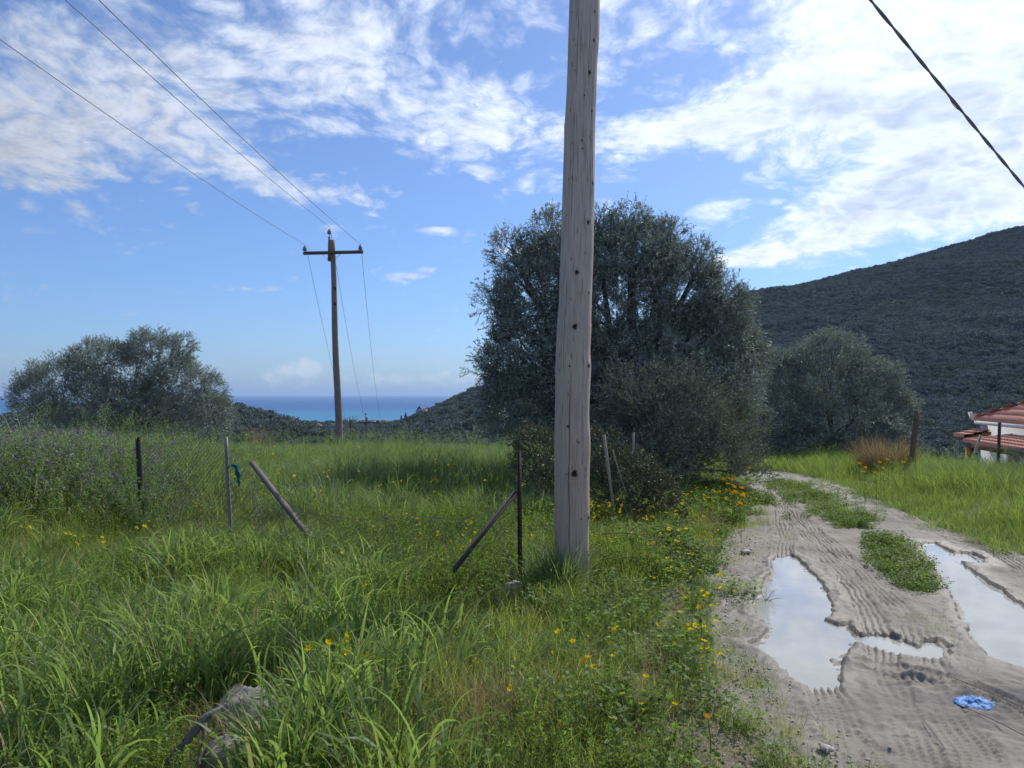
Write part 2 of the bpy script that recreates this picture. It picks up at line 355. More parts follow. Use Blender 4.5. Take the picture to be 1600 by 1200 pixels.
def build_ground():
    nr = 330
    r = np.concatenate([[0.0], np.geomspace(0.5, 1700, nr)])
    th = np.concatenate([np.linspace(-50, 50, 430), np.linspace(52, 308, 110)]) * math.pi / 180
    n = len(th)
    Rg, T = np.meshgrid(r, th, indexing='ij'); X = Rg * np.sin(T); Y = Rg * np.cos(T)
    Z = H(X, Y)
    ins = road_in(X, Y) * (Y > 0.4)
    Z = Z - 0.14 * sst(ins, -0.02, 0.10) * (Y > 0.4)
    V = np.stack([X, Y, Z], -1).reshape(-1, 3)
    i = np.arange(len(r) - 1)[:, None] * n; j = np.arange(n)[None]; k = (j + 1) % n
    F = np.stack([i + j, i + n + j, i + n + k, i + k], -1).reshape(-1, 4)
    m, t, out = newmat('field_soil')
    co = t.node('ShaderNodeTexCoord').outputs['Object']
    n1 = t.noise(co, 0.035, 6, 0.6); n2 = t.noise(co, 2.2, 6, 0.6); n3 = t.noise(co, 45, 5, 0.65)
    far = t.ramp(n1, [(0.35, (0.040, 0.050, 0.030)), (0.5, (0.055, 0.068, 0.036)), (0.62, (0.062, 0.070, 0.042)), (0.7, (0.05, 0.062, 0.034))])
    soil = t.ramp(n2, [(0.3, (0.11, 0.093, 0.07)), (0.55, (0.18, 0.158, 0.125)), (0.75, (0.26, 0.235, 0.195))])
    soil = t.mix(t.step(n3, 0.35, 0.7), soil, t.vm('SCALE', soil, scale=1.5))
    sep = t.node('ShaderNodeSeparateXYZ'); t.l.new(co, sep.inputs[0])
    c = t.mix(t.step(sep.outputs[1], 25.0, 60.0), soil, far)
    principled(t, out, c, 0.95, 0.15, bump(t, n3, 0.02))
    g = mkobj('ground', rawmesh('ground', V, F, m, True)); tag(g, kind='structure')
    g['label'] = 'grassy field sloping down to olive groves, a wooded ridge and a dark scrub covered hill'
build_ground()

# ------------------------------------------------------------------ the sea
def build_sea():
    xs = np.array([-90000, -20000, -5000, -1500, 0, 1500, 5000, 20000, 90000.]); ys = np.array([700, 1500, 3000, 8000, 25000, 90000.])
    X, Y = np.meshgrid(xs, ys, indexing='ij'); V = np.stack([X, Y, np.full_like(X, -38)], -1).reshape(-1, 3)
    n = len(ys); i = np.arange(len(xs) - 1)[:, None] * n; j = np.arange(n - 1)[None]
    F = np.stack([i + j, i + n + j, i + n + j + 1, i + j + 1], -1).reshape(-1, 4)
    m, t, out = newmat('sea_water'); co = t.node('ShaderNodeTexCoord').outputs['Object']
    sep = t.node('ShaderNodeSeparateXYZ'); t.l.new(co, sep.inputs[0])
    wig = t.noise(co, 0.0016, 3, 0.5)
    yy = t.m('ADD', sep.outputs[1], t.m('MULTIPLY', t.m('SUBTRACT', wig, 0.5), 700))
    sh = t.m('SUBTRACT', 1.0, t.step(yy, 1050.0, 2500.0))
    c = t.mix(sh, (0.006, 0.070, 0.235), (0.02, 0.19, 0.33))
    mp = t.node('ShaderNodeMapping'); mp.inputs['Scale'].default_value = (0.3, 1, 1); t.l.new(co, mp.inputs[0])
    h = t.noise(mp.outputs[0], 0.25, 6, 0.6)
    st = t.noise(mp.outputs[0], 0.004, 4, 0.6)
    c = t.vm('SCALE', c, scale=t.m('ADD', 0.8, t.m('MULTIPLY', st, 0.4)))
    principled(t, out, c, 0.4, 0.18, bump(t, h, 1.2, 0.6))
    s = mkobj('sea', rawmesh('sea', V, F, m)); tag(s, 'blue sea, turquoise near the shore, reaching the horizon', kind='structure')
build_sea()

# ------------------------------------------------------------------ the muddy track and its puddles
def seg_dist(px, py, poly, closed=False):
    """distance, side and arc length to the nearest segment of a line of points"""
    best = np.full(px.shape, 1e9); u = np.zeros(px.shape); sarc = np.zeros(px.shape); acc = 0.0
    pts = list(poly) + ([poly[0]] if closed else [])
    for (ax, ay), (bx, by) in zip(pts[:-1], pts[1:]):
        dx, dy = bx - ax, by - ay; L = math.hypot(dx, dy) + 1e-9
        tt = np.clip(((px - ax) * dx + (py - ay) * dy) / L ** 2, 0, 1)
        ex = px - ax - tt * dx; ey = py - ay - tt * dy; d = np.hypot(ex, ey); m = d < best
        best[m] = d[m]; u[m] = (np.sign(ex * dy - ey * dx) * d)[m]; sarc[m] = (acc + tt * L)[m]; acc += L
    return best, u, sarc
def inside(px, py, poly):
    c = np.zeros(px.shape, bool); n = len(poly)
    for i in range(n):
        (x1, y1), (x2, y2) = poly[i], poly[(i + 1) % n]
        m = ((y1 > py) != (y2 > py)) & (px < (x2 - x1) * (py - y1) / (y2 - y1 + 1e-12) + x1); c ^= m
    return c
def sdf(px, py, poly):
    d, _, _ = seg_dist(px, py, poly, True); return np.where(inside(px, py, poly), -d, d)
PUD = [[(1213, 870), (1236, 866), (1262, 885), (1284, 908), (1298, 930), (1301, 955), (1290, 966), (1308, 974), (1328, 972), (1340, 990), (1390, 992), (1420, 1002),
        (1432, 1012), (1442, 1000), (1470, 1002), (1490, 1014), (1482, 1028), (1440, 1027), (1400, 1022), (1370, 1012), (1336, 1006), (1322, 1014), (1318, 1040),
        (1312, 1066), (1272, 1074), (1240, 1062), (1222, 1046), (1196, 1024), (1168, 1004), (1200, 990), (1198, 975), (1180, 955), (1176, 940), (1190, 915), (1200, 893)],
       [(1440, 847), (1462, 847), (1482, 858), (1500, 872), (1522, 893), (1560, 918), (1610, 952), (1720, 1010), (1760, 1075), (1700, 1085), (1600, 1048), (1545, 1028), (1518, 1000), (1500, 965), (1484, 925), (1462, 890), (1446, 868)],
       [(1488, 862), (1520, 864), (1538, 872), (1536, 880), (1516, 880), (1500, 874)]]
PUDW = [[G(*p) for p in q] for q in PUD]
TRK = [  # lines that tyres followed
    ([(1405, 1290), (1345, 1190), (1290, 1090), (1255, 1000), (1235, 930), (1225, 870), (1222, 820), (1210, 775), (1190, 745)], .20, 1.3),
    ([(1300, 1250), (1310, 1150), (1280, 1080), (1262, 1010)], .16, .9),
    ([(1590, 1290), (1530, 1190), (1480, 1100), (1440, 1020), (1395, 940), (1330, 880), (1270, 830), (1225, 780), (1200, 750)], .20, 1.1),
    ([(1480, 1290), (1450, 1200), (1415, 1110), (1385, 1030), (1350, 950), (1322, 900), (1270, 850), (1215, 790)], .2, .9),
    ([(1760, 970), (1610, 893), (1540, 858), (1470, 828), (1410, 800), (1350, 775), (1290, 755), (1230, 742)], .22, 1.2),
    ([(1700, 900), (1600, 865), (1530, 838), (1440, 800), (1370, 775), (1310, 756)], .16, .8),
    ([(1350, 1035), (1420, 1045), (1500, 1065), (1600, 1110), (1720, 1180)], .12, 1.6),
    ([(1400, 1060), (1480, 1068), (1560, 1100), (1640, 1150), (1720, 1220)], .10, 1.5),
    ([(1180, 1130), (1230, 1120), (1300, 1140), (1380, 1180)], .12, .7)]
TRKW = [([G(*p) for p in q], w, a) for q, w, a in TRK]
WATER_Z = -0.016
def track_h(x, y):
    z = fbm(x, y, 0.9, 3, 5) * 0.010 + fbm(x, y, 0.12, 3, 6) * 0.0048 + fbm(x, y, 0.04, 2, 8) * 0.0048
    z += 0.004
    wet = np.zeros(x.shape)
    mud = 0.5 + 0.5 * fbm(x, y, 0.5, 3, 12)
    for pts, w, a in TRKW:
        wobx = x + fbm(x, y, 0.5, 2, 9) * 0.03
        d, u, s = seg_dist(wobx, y, pts)
        mask = 1 - sst(d, w * 0.42, w * 0.62)
        tread = np.clip(np.sin(s / 0.040 * 2 * math.pi + np.abs(u) * 34 + fbm(x, y, .2, 2, 3)) * 2.2, -1, 1) * 0.5 + 0.5
        k = 0.25 + 0.75 * np.clip(fbm(x, y, 0.42, 3, 4 + a) * 1.3 + 0.55, 0, 1)
        groove = np.cos(u / (w / 4.6) * 2 * math.pi + fbm(x, y, .22, 3, 55 + a) * 1.8)
        z += mask * a * k * (-0.013 + 0.0125 * groove * (0.35 + 0.65 * tread) + 0.004 * tread)
        z += 0.010 * a * np.exp(-((d - w * 0.62) / 0.03) ** 2) * (0.6 + 0.6 * fbm(x, y, 0.1, 2, 14))
    near = np.full(x.shape, 9.0)
    for q in PUDW:
        d = sdf(x + fbm(x, y, 0.16, 3, 21) * 0.022, y + fbm(x, y, 0.16, 3, 22) * 0.03, q)
        near = np.minimum(near, d)
        z = np.where(d < 0, z * (0.85 - 0.75 * sst(-d, 0, .12)) - 0.021 - 0.05 * sst(-d, 0, 0.3), z)
        e = np.exp(-((d - 0.05) / 0.05) ** 2)
        z = z + np.where(d >= 0, 0.008 * e, 0)
    z = np.where(near > 0.07, np.maximum(z, WATER_Z + 0.003), z)
    return z, near
def build_track():
    ny, nx = 860, 350
    Y = np.geomspace(1.9, 17.8, ny)[:, None] * np.ones((1, nx)); s = np.linspace(0, 1, nx)[None]
    L = road_l(Y) - 0.22; Rr = road_r(Y) + 0.25; X = L + (Rr - L) * s
    Z, near = track_h(X, Y)
    edge = np.minimum(X - L, Rr - X)
    Z = Z + H(X, Y) * sst(Y, 9, 17) + 0.012 * fbm(X, Y, 0.25, 3, 33) * (1 - sst(edge, 0.1, 0.6))
    Z = Z - 0.06 * (1 - sst(edge, 0, 0.1))
    wet = 1 - sst(near + 0.07 * fbm(X, Y, 0.3, 3, 40), 0.0, 0.34)
    wet = np.clip(wet + .55 * sst(-(Z - fbm(X, Y, .9, 3, 5) * .01), -.002, .014) + .35 * sst(fbm(X, Y, 1.3, 3, 71), 0, .7), 0, 1)
    # darker streaky patch in the mud colour at the lower right
    x0, y0 = G(1600, 1085)
    dark_patch = np.exp(-(((X - x0) / 0.9) ** 2 + ((Y - y0) / 0.45) ** 2)) * np.clip(0.5 + fbm(X * 0.7 + Y * .5, Y * 3, 0.35, 4, 44), 0, 1)
    i = np.arange(ny - 1)[:, None] * nx; j = np.arange(nx - 1)[None]
    F = np.stack([i + j, i + j + 1, i + nx + j + 1, i + nx + j], -1).reshape(-1, 4)
    V = np.stack([X, Y, Z], -1).reshape(-1, 3)
    m, t, out = newmat('pale_clay_mud'); co = t.node('ShaderNodeTexCoord').outputs['Object']
    w = attr(t, 'wet'); dpatch = attr(t, 'dark_patch')
    n1 = t.noise(co, 1.7, 6, 0.6); n2 = t.noise(co, 11, 6, 0.65); n3 = t.noise(co, 90, 5, 0.7); n4 = t.noise(co, 300, 3, 0.6)
    c = t.ramp(n1, [(0.3, (0.118, 0.106, 0.088)), (0.5, (0.215, 0.200, 0.168)), (0.72, (0.300, 0.283, 0.240))])
    c = t.mix(t.m('MULTIPLY', t.step(n2, 0.42, 0.62), 0.45), c, (0.22, 0.195, 0.165))
    c = t.mix(t.m('MULTIPLY', t.step(n3, 0.5, 0.72), 0.45), c, (0.17, 0.15, 0.125))
    c = t.mix(t.m('MULTIPLY', t.step(n4, 0.54, 0.66), 0.45), c, (0.42, 0.40, 0.36))
    c = t.mix(t.m('MULTIPLY', w, 0.62), c, (0.105, 0.095, 0.080))
    c = t.mix(t.m('MULTIPLY', dpatch, 0.75), c, (0.085, 0.082, 0.085))
    rgh = t.m('SUBTRACT', 0.9, t.m('MULTIPLY', w, 0.35))
    hgt = t.m('ADD', t.m('MULTIPLY', n2, 0.6), t.m('MULTIPLY', n3, 0.4))
    principled(t, out, c, rgh, 0.3, bump(t, hgt, 0.012, 0.8))
    me = rawmesh('dirt_road', V, F, m, True, {'wet': wet.ravel(), 'dark_patch': dark_patch.ravel()})
    o = mkobj('dirt_road', me); tag(o, 'pale muddy farm track marked by tyre treads', kind='structure')
    # water lying in the ruts
    mw, t, out = newmat('murky_puddle_water'); co = t.node('ShaderNodeTexCoord').outputs['Object']
    n1 = t.noise(co, 2.2, 5, 0.6); c = t.ramp(n1, [(0.35, (0.33, 0.33, 0.30)), (0.65, (0.40, 0.395, 0.355))])
    mp = t.node('ShaderNodeMapping'); mp.inputs['Scale'].default_value = (1, 2.2, 1); t.l.new(co, mp.inputs[0])
    principled(t, out, c, 0.02, 0.5, bump(t, t.noise(mp.outputs[0], 9, 2, 0.5), 0.0008, 0.2), IOR=1.45)
    labs = ['muddy puddle in the left wheel rut with an arm reaching right', 'long grey puddle in the right wheel rut at the frame edge', 'little puddle beside the head of the long right puddle']
    for q, lab in zip(PUDW, labs):
        q = np.array(q); x0, y0 = q.min(0) - .2; x1, y1 = q.max(0) + .2; st = 0.03
        xs = np.arange(x0, x1, st); ys = np.arange(y0, y1, st); X, Y = np.meshgrid(xs, ys, indexing='ij')
        d = sdf(X, Y, [tuple(p) for p in q]); keep = d < 0.13
        if 'little' in lab: keep &= sdf(X, Y, PUDW[1]) > 0.17
        cell = keep[:-1, :-1] | keep[1:, :-1] | keep[:-1, 1:] | keep[1:, 1:]
        idx = np.arange(X.size).reshape(X.shape)
        F = np.stack([idx[:-1, :-1][cell], idx[1:, :-1][cell], idx[1:, 1:][cell], idx[:-1, 1:][cell]], -1)
        used = np.unique(F); rem = np.full(X.size, -1); rem[used] = np.arange(len(used))
        V = np.stack([X, Y, WATER_Z + H(X, Y) * sst(Y, 9, 17)], -1).reshape(-1, 3)[used]
        o = mkobj('puddle', rawmesh('puddle', V, rem[F], mw, True)); tag(o, lab, kind='structure')
build_track()

# ------------------------------------------------------------------ scattering (for what nobody could count)
def scatter(name, protos, pts, rot, scl, idx, tint=None, parent=None, aniso=None):
    """one object whose points carry copies of a few source meshes"""
    col = bpy.data.collections.new(name + '_sources')
    for k, p in enumerate(protos):
        o = bpy.data.objects.new('%s_source_%02d' % (name, k), p); col.objects.link(o)
    pts = np.asarray(pts, np.float32); n = len(pts)
    me = bpy.data.meshes.new(name); me.vertices.add(n); me.vertices.foreach_set('co', pts.ravel())
    def va(k, a): at = me.attributes.new(k, 'FLOAT_VECTOR', 'POINT'); at.data.foreach_set('vector', np.asarray(a, np.float32).ravel())
    va('rot', rot); s = np.asarray(scl, np.float32); va('scl', s if s.ndim == 2 else np.repeat(s[:, None], 3, 1))
    at = me.attributes.new('pick', 'INT', 'POINT'); at.data.foreach_set('value', np.asarray(idx, np.int32))
    at = me.attributes.new('tint', 'FLOAT', 'POINT'); at.data.foreach_set('value', np.asarray(tint if tint is not None else np.zeros(n), np.float32))
    o = mkobj(name, me, parent)
    for m in protos[0].materials: me.materials.append(m)
    g = bpy.data.node_groups.new(name, 'GeometryNodeTree')
    g.interface.new_socket('Geometry', in_out='INPUT', socket_type='NodeSocketGeometry'); g.interface.new_socket('Geometry', in_out='OUTPUT', socket_type='NodeSocketGeometry')
    N = g.nodes; L = g.links; gi = N.new('NodeGroupInput'); go = N.new('NodeGroupOutput')
    ci = N.new('GeometryNodeCollectionInfo'); ci.inputs['Collection'].default_value = col; ci.inputs['Separate Children'].default_value = True; ci.inputs['Reset Children'].default_value = True
    ip = N.new('GeometryNodeInstanceOnPoints'); ip.inputs['Pick Instance'].default_value = True
    def na(k, ty):
        a = N.new('GeometryNodeInputNamedAttribute'); a.data_type = ty; a.inputs['Name'].default_value = k
        return next(s for s in a.outputs if s.enabled and s.name == 'Attribute')
    L.new(gi.outputs[0], ip.inputs['Points']); L.new(ci.outputs[0], ip.inputs['Instance']); L.new(na('pick', 'INT'), ip.inputs['Instance Index'])
    e = N.new('FunctionNodeEulerToRotation'); L.new(na('rot', 'FLOAT_VECTOR'), e.inputs[0]); L.new(e.outputs[0], ip.inputs['Rotation'])
    L.new(na('scl', 'FLOAT_VECTOR'), ip.inputs['Scale']); L.new(ip.outputs[0], go.inputs[0])
    md = o.modifiers.new('scatter', 'NODES'); md.node_group = g
    return o
def orient(dirs, spin=None):
    """euler angles that turn local +Z towards dirs"""
    out = np.zeros((len(dirs), 3), np.float32)
    for i, d in enumerate(dirs):
        q = Vector(d).to_track_quat('Z', 'Y')
        if spin is not None: q = q @ Matrix.Rotation(spin[i], 3, 'Z').to_quaternion()
        out[i] = q.to_euler()
    return out
# ------------------------------------------------------------------ plants, as source meshes
def blades(mb, n, R, L, w, tilt=(0.05, 0.5), curl=(0.3, 1.6), seg=6, lean=None, mi=0, z0=0.0, pw=1.6, az=None):
    base_r = R * np.sqrt(rng.random(n)); ba = rng.random(n) * 2 * math.pi
    bx, by = base_r * np.cos(ba), base_r * np.sin(ba)
    if az is None: az = ba + rng.normal(0, 0.9, n)
    Ln = rng.uniform(*L, n); wd = rng.uniform(*w, n) / 2; th0 = rng.uniform(*tilt, n); cu = rng.uniform(*curl, n)
    s = np.linspace(0, 1, seg + 1)
    th = th0[:, None] + cu[:, None] * s[None] ** pw
    dl = (Ln / seg)[:, None]
    rr = np.concatenate([np.zeros((n, 1)), np.cumsum(np.sin(th[:, :-1]) * dl, 1)], 1); zz = np.concatenate([np.zeros((n, 1)), np.cumsum(np.cos(th[:, :-1]) * dl, 1)], 1)
    az2 = az[:, None] + rng.normal(0, 0.25, n)[:, None] * s[None]
    cx, cy = np.cos(az2), np.sin(az2)
    px = bx[:, None] + rr * cx; py = by[:, None] + rr * cy
    if lean is not None: px = px + lean[0] * zz ** 1.5; py = py + lean[1] * zz ** 1.5
    C = np.stack([px, py, zz + z0], -1)
    tw = rng.normal(0, 0.5, n)[:, None] + rng.normal(0, 0.8, n)[:, None] * s[None]
    side = np.stack([-cy * np.cos(tw), cx * np.cos(tw), np.sin(tw)], -1)
    prof = np.minimum(1, 0.55 + s * 1.6) * (1 - s ** 2.2)[None]
    W = wd[:, None] * prof
    A = C - side * W[..., None]; B = C + side * W[..., None]
    V = np.stack([A, B], 2)  # n, seg+1, 2, 3
    V = V.reshape(n, -1, 3)
    k = (seg + 1) * 2
    off = np.arange(n)[:, None, None] * k; i = np.arange(seg - 1)[None, :, None] * 2
    Q = (off + i + np.array([0, 1, 3, 2])[None, None]).reshape(-1, 4)
    o1 = np.arange(n)[:, None] * k + (seg - 1) * 2
    T = o1 + np.array([0, 1, 2])[None]
    mb.add(V.reshape(-1, 3), Q, T, a=np.repeat(rng.random(n), k), mi=mi)
    return C
def leafquads(mb, pos, direc, Lf, wf, a=None, mi=0, fold=0.0, nrm=None):
    """lance shaped leaves, 4 corners each: base, side, tip, side"""
    pos = np.asarray(pos, float); d = np.asarray(direc, float); n = len(pos)
    d = d / (np.linalg.norm(d, axis=1)[:, None] + 1e-9)
    r = rng.normal(size=(n, 3)) if nrm is None else nrm + rng.normal(size=(n, 3)) * 0.35
    sd = np.cross(d, r); sd /= np.linalg.norm(sd, axis=1)[:, None] + 1e-9
    Lf = np.broadcast_to(Lf, (n,))[:, None]; wf = np.broadcast_to(wf, (n,))[:, None]
    V = np.stack([pos, pos + d * Lf * 0.45 + sd * wf / 2, pos + d * Lf, pos + d * Lf * 0.45 - sd * wf / 2], 1).reshape(-1, 3)
    Q = np.arange(n)[:, None] * 4 + np.arange(4)[None]
    aa = rng.random(n) if a is None else np.broadcast_to(a, (n,))
    mb.add(V, Q, a=np.repeat(aa, 4), mi=mi)
def rdir(n, up=0.0):
    v = rng.normal(size=(n, 3)); v[:, 2] += up; return v / np.linalg.norm(v, axis=1)[:, None]

def tall_grass(k, mat=None):
    out = []
    for i in range(k):
        mb = MB(); blades(mb, 30, 0.11, (0.30, 0.66), (0.005, 0.012), (0.05, 0.45), (0.3, 2.0), 7, lean=(0.10, -0.03))
        blades(mb, 12, 0.14, (0.15, 0.35), (0.004, 0.008), (0.2, 0.9), (0.3, 1.2), 5)
        if i % 3 == 0:   # a flowering stalk or two with drooping seed heads
            for q in range(2):
                C = blades(mb, 1, 0.05, (0.62, 0.85), (0.003, 0.004), (0.02, 0.15), (0.1, 0.4), 8)[0]
                tip = C[-1]; m = 14; ps = tip + np.stack([rng.normal(0, .015, m) + np.linspace(0, .05, m), rng.normal(0, .015, m), -np.linspace(-.02, .10, m)], -1)
                leafquads(mb, ps, np.tile([0.3, 0, -1.0], (m, 1)) + rng.normal(0, .3, (m, 3)), 0.022, 0.005, a=0.8)
        out.append(mb.mesh('tall_grass', mat or M['grass']))
    return out
def wide_grass(k):
    out = []
    for i in range(k):
        mb = MB(); blades(mb, 17, 0.11, (0.26, 0.52), (0.012, 0.023), (0.05, 0.4), (0.4, 2.6), 9, pw=2.2)
        blades(mb, 10, 0.12, (0.2, 0.45), (0.004, 0.009), (0.05, 0.5), (0.2, 1.2), 6)
        out.append(mb.mesh('wide_grass', M['grass_blue']))
    return out
def short_grass(k, mat):
    out = []
    for i in range(k):
        mb = MB(); blades(mb, 46, 0.12, (0.08, 0.26), (0.0025, 0.006), (0.05, 0.9), (0.1, 1.3), 4)
        out.append(mb.mesh('short_grass', mat))
    return out
def dry_tuft(k):
    out = []
    for i in range(k):
        mb = MB(); blades(mb, 34, 0.10, (0.15, 0.5), (0.002, 0.005), (0.1, 0.9), (0.1, 1.2), 5)
        out.append(mb.mesh('dry_tuft', M['dry']))
    return out
def ground_leaf(k, h=(0.04, 0.16), n=60, R=0.13, Lf=(0.015, 0.030), mat='weed'):
    """low broad leaved weeds: leaves in threes and fours on short stems"""
    out = []
    for i in range(k):
        mb = MB(); a = rng.random(n) * 6.283; r = R * np.sqrt(rng.random(n)); z = rng.uniform(*h, n)
        c = np.stack([r * np.cos(a), r * np.sin(a), z], -1)
        for q in range(3):
            an = a + q * 2.1; d = np.stack([np.cos(an), np.sin(an), rng.normal(0.1, 0.35, n)], -1)
            L = rng.uniform(*Lf, n); leafquads(mb, c, d, L, L * 0.75, nrm=np.array([0, 0, 1.0]))
        st = np.stack([c * [0.4, 0.4, 0.0], c], 1)
        leafquads(mb, st[:, 0], st[:, 1] - st[:, 0], np.linalg.norm(st[:, 1] - st[:, 0], axis=1), 0.003, a=0.6)
        out.append(mb.mesh('low_weed', M[mat]))
    return out
def feather_weed(k):
    """upright stems set with small whorled leaves"""
    out = []
    for i in range(k):
        mb = MB()
        for q in range(9):
            C = blades(mb, 1, 0.08, (0.18, 0.48), (0.003, 0.004), (0.05, 0.4), (0.0, 0.7), 7)[0]
            for s in np.linspace(0.15, 1, 13):
                f = s * 7; j = min(int(f), 6); p = C[j] + (C[j + 1] - C[j]) * (f - j)
                d = rdir(5, 0.15); leafquads(mb, np.tile(p, (5, 1)), d, 0.028 * (1.25 - s * 0.7), 0.008)
        out.append(mb.mesh('feather_weed', M['weed']))
    return out
def flower_head(mb, c, up, r, petals, mi, mic, cup=0.3, wf=0.5):
    up = Vector(up).normalized(); q = up.to_track_quat('Z', 'Y'); c = np.array(c)
    for k in range(petals):
        a = k / petals * 6.283 + rng.normal(0, .08); d = q @ Vector((math.cos(a), math.sin(a), cup)); s = q @ Vector((-math.sin(a), math.cos(a), 0))
        d = np.array(d); s = np.array(s); w = r * wf
        mb.add([c, c + d * r * .55 + s * w * .5, c + d * r, c + d * r * .55 - s * w * .5], [(0, 1, 2, 3)], a=rng.random(), mi=mi)
    n = 6; ring = [c + np.array(q @ Vector((math.cos(a) * r * .28, math.sin(a) * r * .28, r * .12))) for a in np.arange(n) / n * 6.283]
    top = c + np.array(up) * r * .25
    mb.add(ring + [top], None, [(j, (j + 1) % n, n) for j in range(n)], a=0.2, mi=mic)
def yellow_plant(k, mat='yellow', hh=(0.14, 0.32), rf=(0.011, 0.018), nf=(2, 6)):
    out = []
    for i in range(k):
        mb = MB(); n = int(rng.integers(*nf))
        for q in range(n):
            C = blades(mb, 1, 0.07, hh, (0.003, 0.004), (0.02, 0.35), (0.0, 0.5), 5)[0]
            flower_head(mb, C[-1], (rng.normal(0, .5), rng.normal(-.3, .5), 1), rng.uniform(*rf), 5, 1, 1, 0.5, 0.8)
            if rng.random() < 0.5: flower_head(mb, C[-1] + rng.normal(0, .012, 3), (rng.normal(0, .5), rng.normal(-.3, .5), 1), rng.uniform(*rf), 5, 1, 1, 0.5, 0.8)
        out.append(mb.mesh('yellow_flowers', [M['weed'], M[mat]]))
    return out
def vetch(k):
    """scrambling plants with purple flower spikes on top"""
    out = []
    for i in range(k):
        mb = MB()
        for q in range(16):
            C = blades(mb, 1, 0.16, (0.45, 0.8), (0.003, 0.004), (0.05, 0.45), (0.0, 0.9), 8)[0]
            for s in np.linspace(0.3, 0.9, 9):
                f = s * 8; j = min(int(f), 7); p = C[j] + (C[j + 1] - C[j]) * (f - j)
                leafquads(mb, np.tile(p, (6, 1)), rdir(6, 0.2), 0.032, 0.008)
            if q % 4 == 0:
                m = 18; s = np.linspace(0.82, 1, m); ps = C[-1] + (C[-3] - C[-1])[None] * (1 - s)[:, None] * 3
                leafquads(mb, ps, rdir(m, -0.1), 0.017, 0.009, mi=1)
        out.append(mb.mesh('vetch', [M['meadow'], M['purple']]))
    return out
def seed_stalk(k):
    out = []
    for i in range(k):
        mb = MB(); C = blades(mb, 1, 0.01, (0.75, 1.0), (0.004, 0.005), (0.0, 0.10), (0.0, 0.25), 8)[0]
        blades(mb, 3, 0.01, (0.25, 0.4), (0.006, 0.009), (0.2, 0.5), (0.4, 1.4), 6)
        d = C[-1] - C[-2]; d /= np.linalg.norm(d); m = 60; s = rng.random(m)
        leafquads(mb, C[-1] - d * 0.055 + d * 0.10 * s[:, None] + rng.normal(0, .003, (m, 3)), d[None] * 0.7 + rdir(m) * 0.7, 0.014, 0.005, mi=1)
        out.append(mb.mesh('seed_stalk', [M['grass'], M['seed']]))
    return out

# ------------------------------------------------------------------ where each sort grows
def field_points(n, x0, x1, y0, y1, margin=2.2):
    x = rng.uniform(x0, x1, n); y = rng.uniform(y0, y1, n); k = np.abs(x) < 0.72 * y + margin
    return x[k], y[k]
AVOID = []     # (x, y, r): things that grass leaves room for
def clear(x, y, more=0.0):
    k = np.ones(len(x), bool)
    for ax, ay, ar in AVOID: k &= (x - ax) ** 2 + (y - ay) ** 2 > (ar + more * (ay < 4)) ** 2
    for q in PUDW:
        if len(x): k &= sdf(np.asarray(x), np.asarray(y), q) > .05
    return k
def spread(name, protos, x, y, s, label, tint=None, sink=0.01, tiltv=0.12, yscale=None, z=None):
    n = len(x); z = H(x, y) - sink if z is None else z
    rot = np.stack([rng.normal(0, tiltv, n), rng.normal(0, tiltv, n), rng.uniform(0, 6.283, n)], -1)
    scl = np.stack([s, s, s * (1 if yscale is None else yscale)], -1)
    o = scatter(name, protos, np.stack([x, y, z], -1), rot, scl, rng.integers(0, len(protos), n), tint)
    tag(o, label, kind='stuff'); return o
for rx_, ry_, rr_ in [(-1.25, 3.50, .22), (-1.15, 3.28, .18), (-1.24, 3.10, .18), (-1.30, 2.95, .14), (0.03, 6.0, .16), (0.5, 6.15, .13), (0.50, 5.93, .13), (0.72, 6.2, .10)]: AVOID.append((rx_, ry_, rr_))

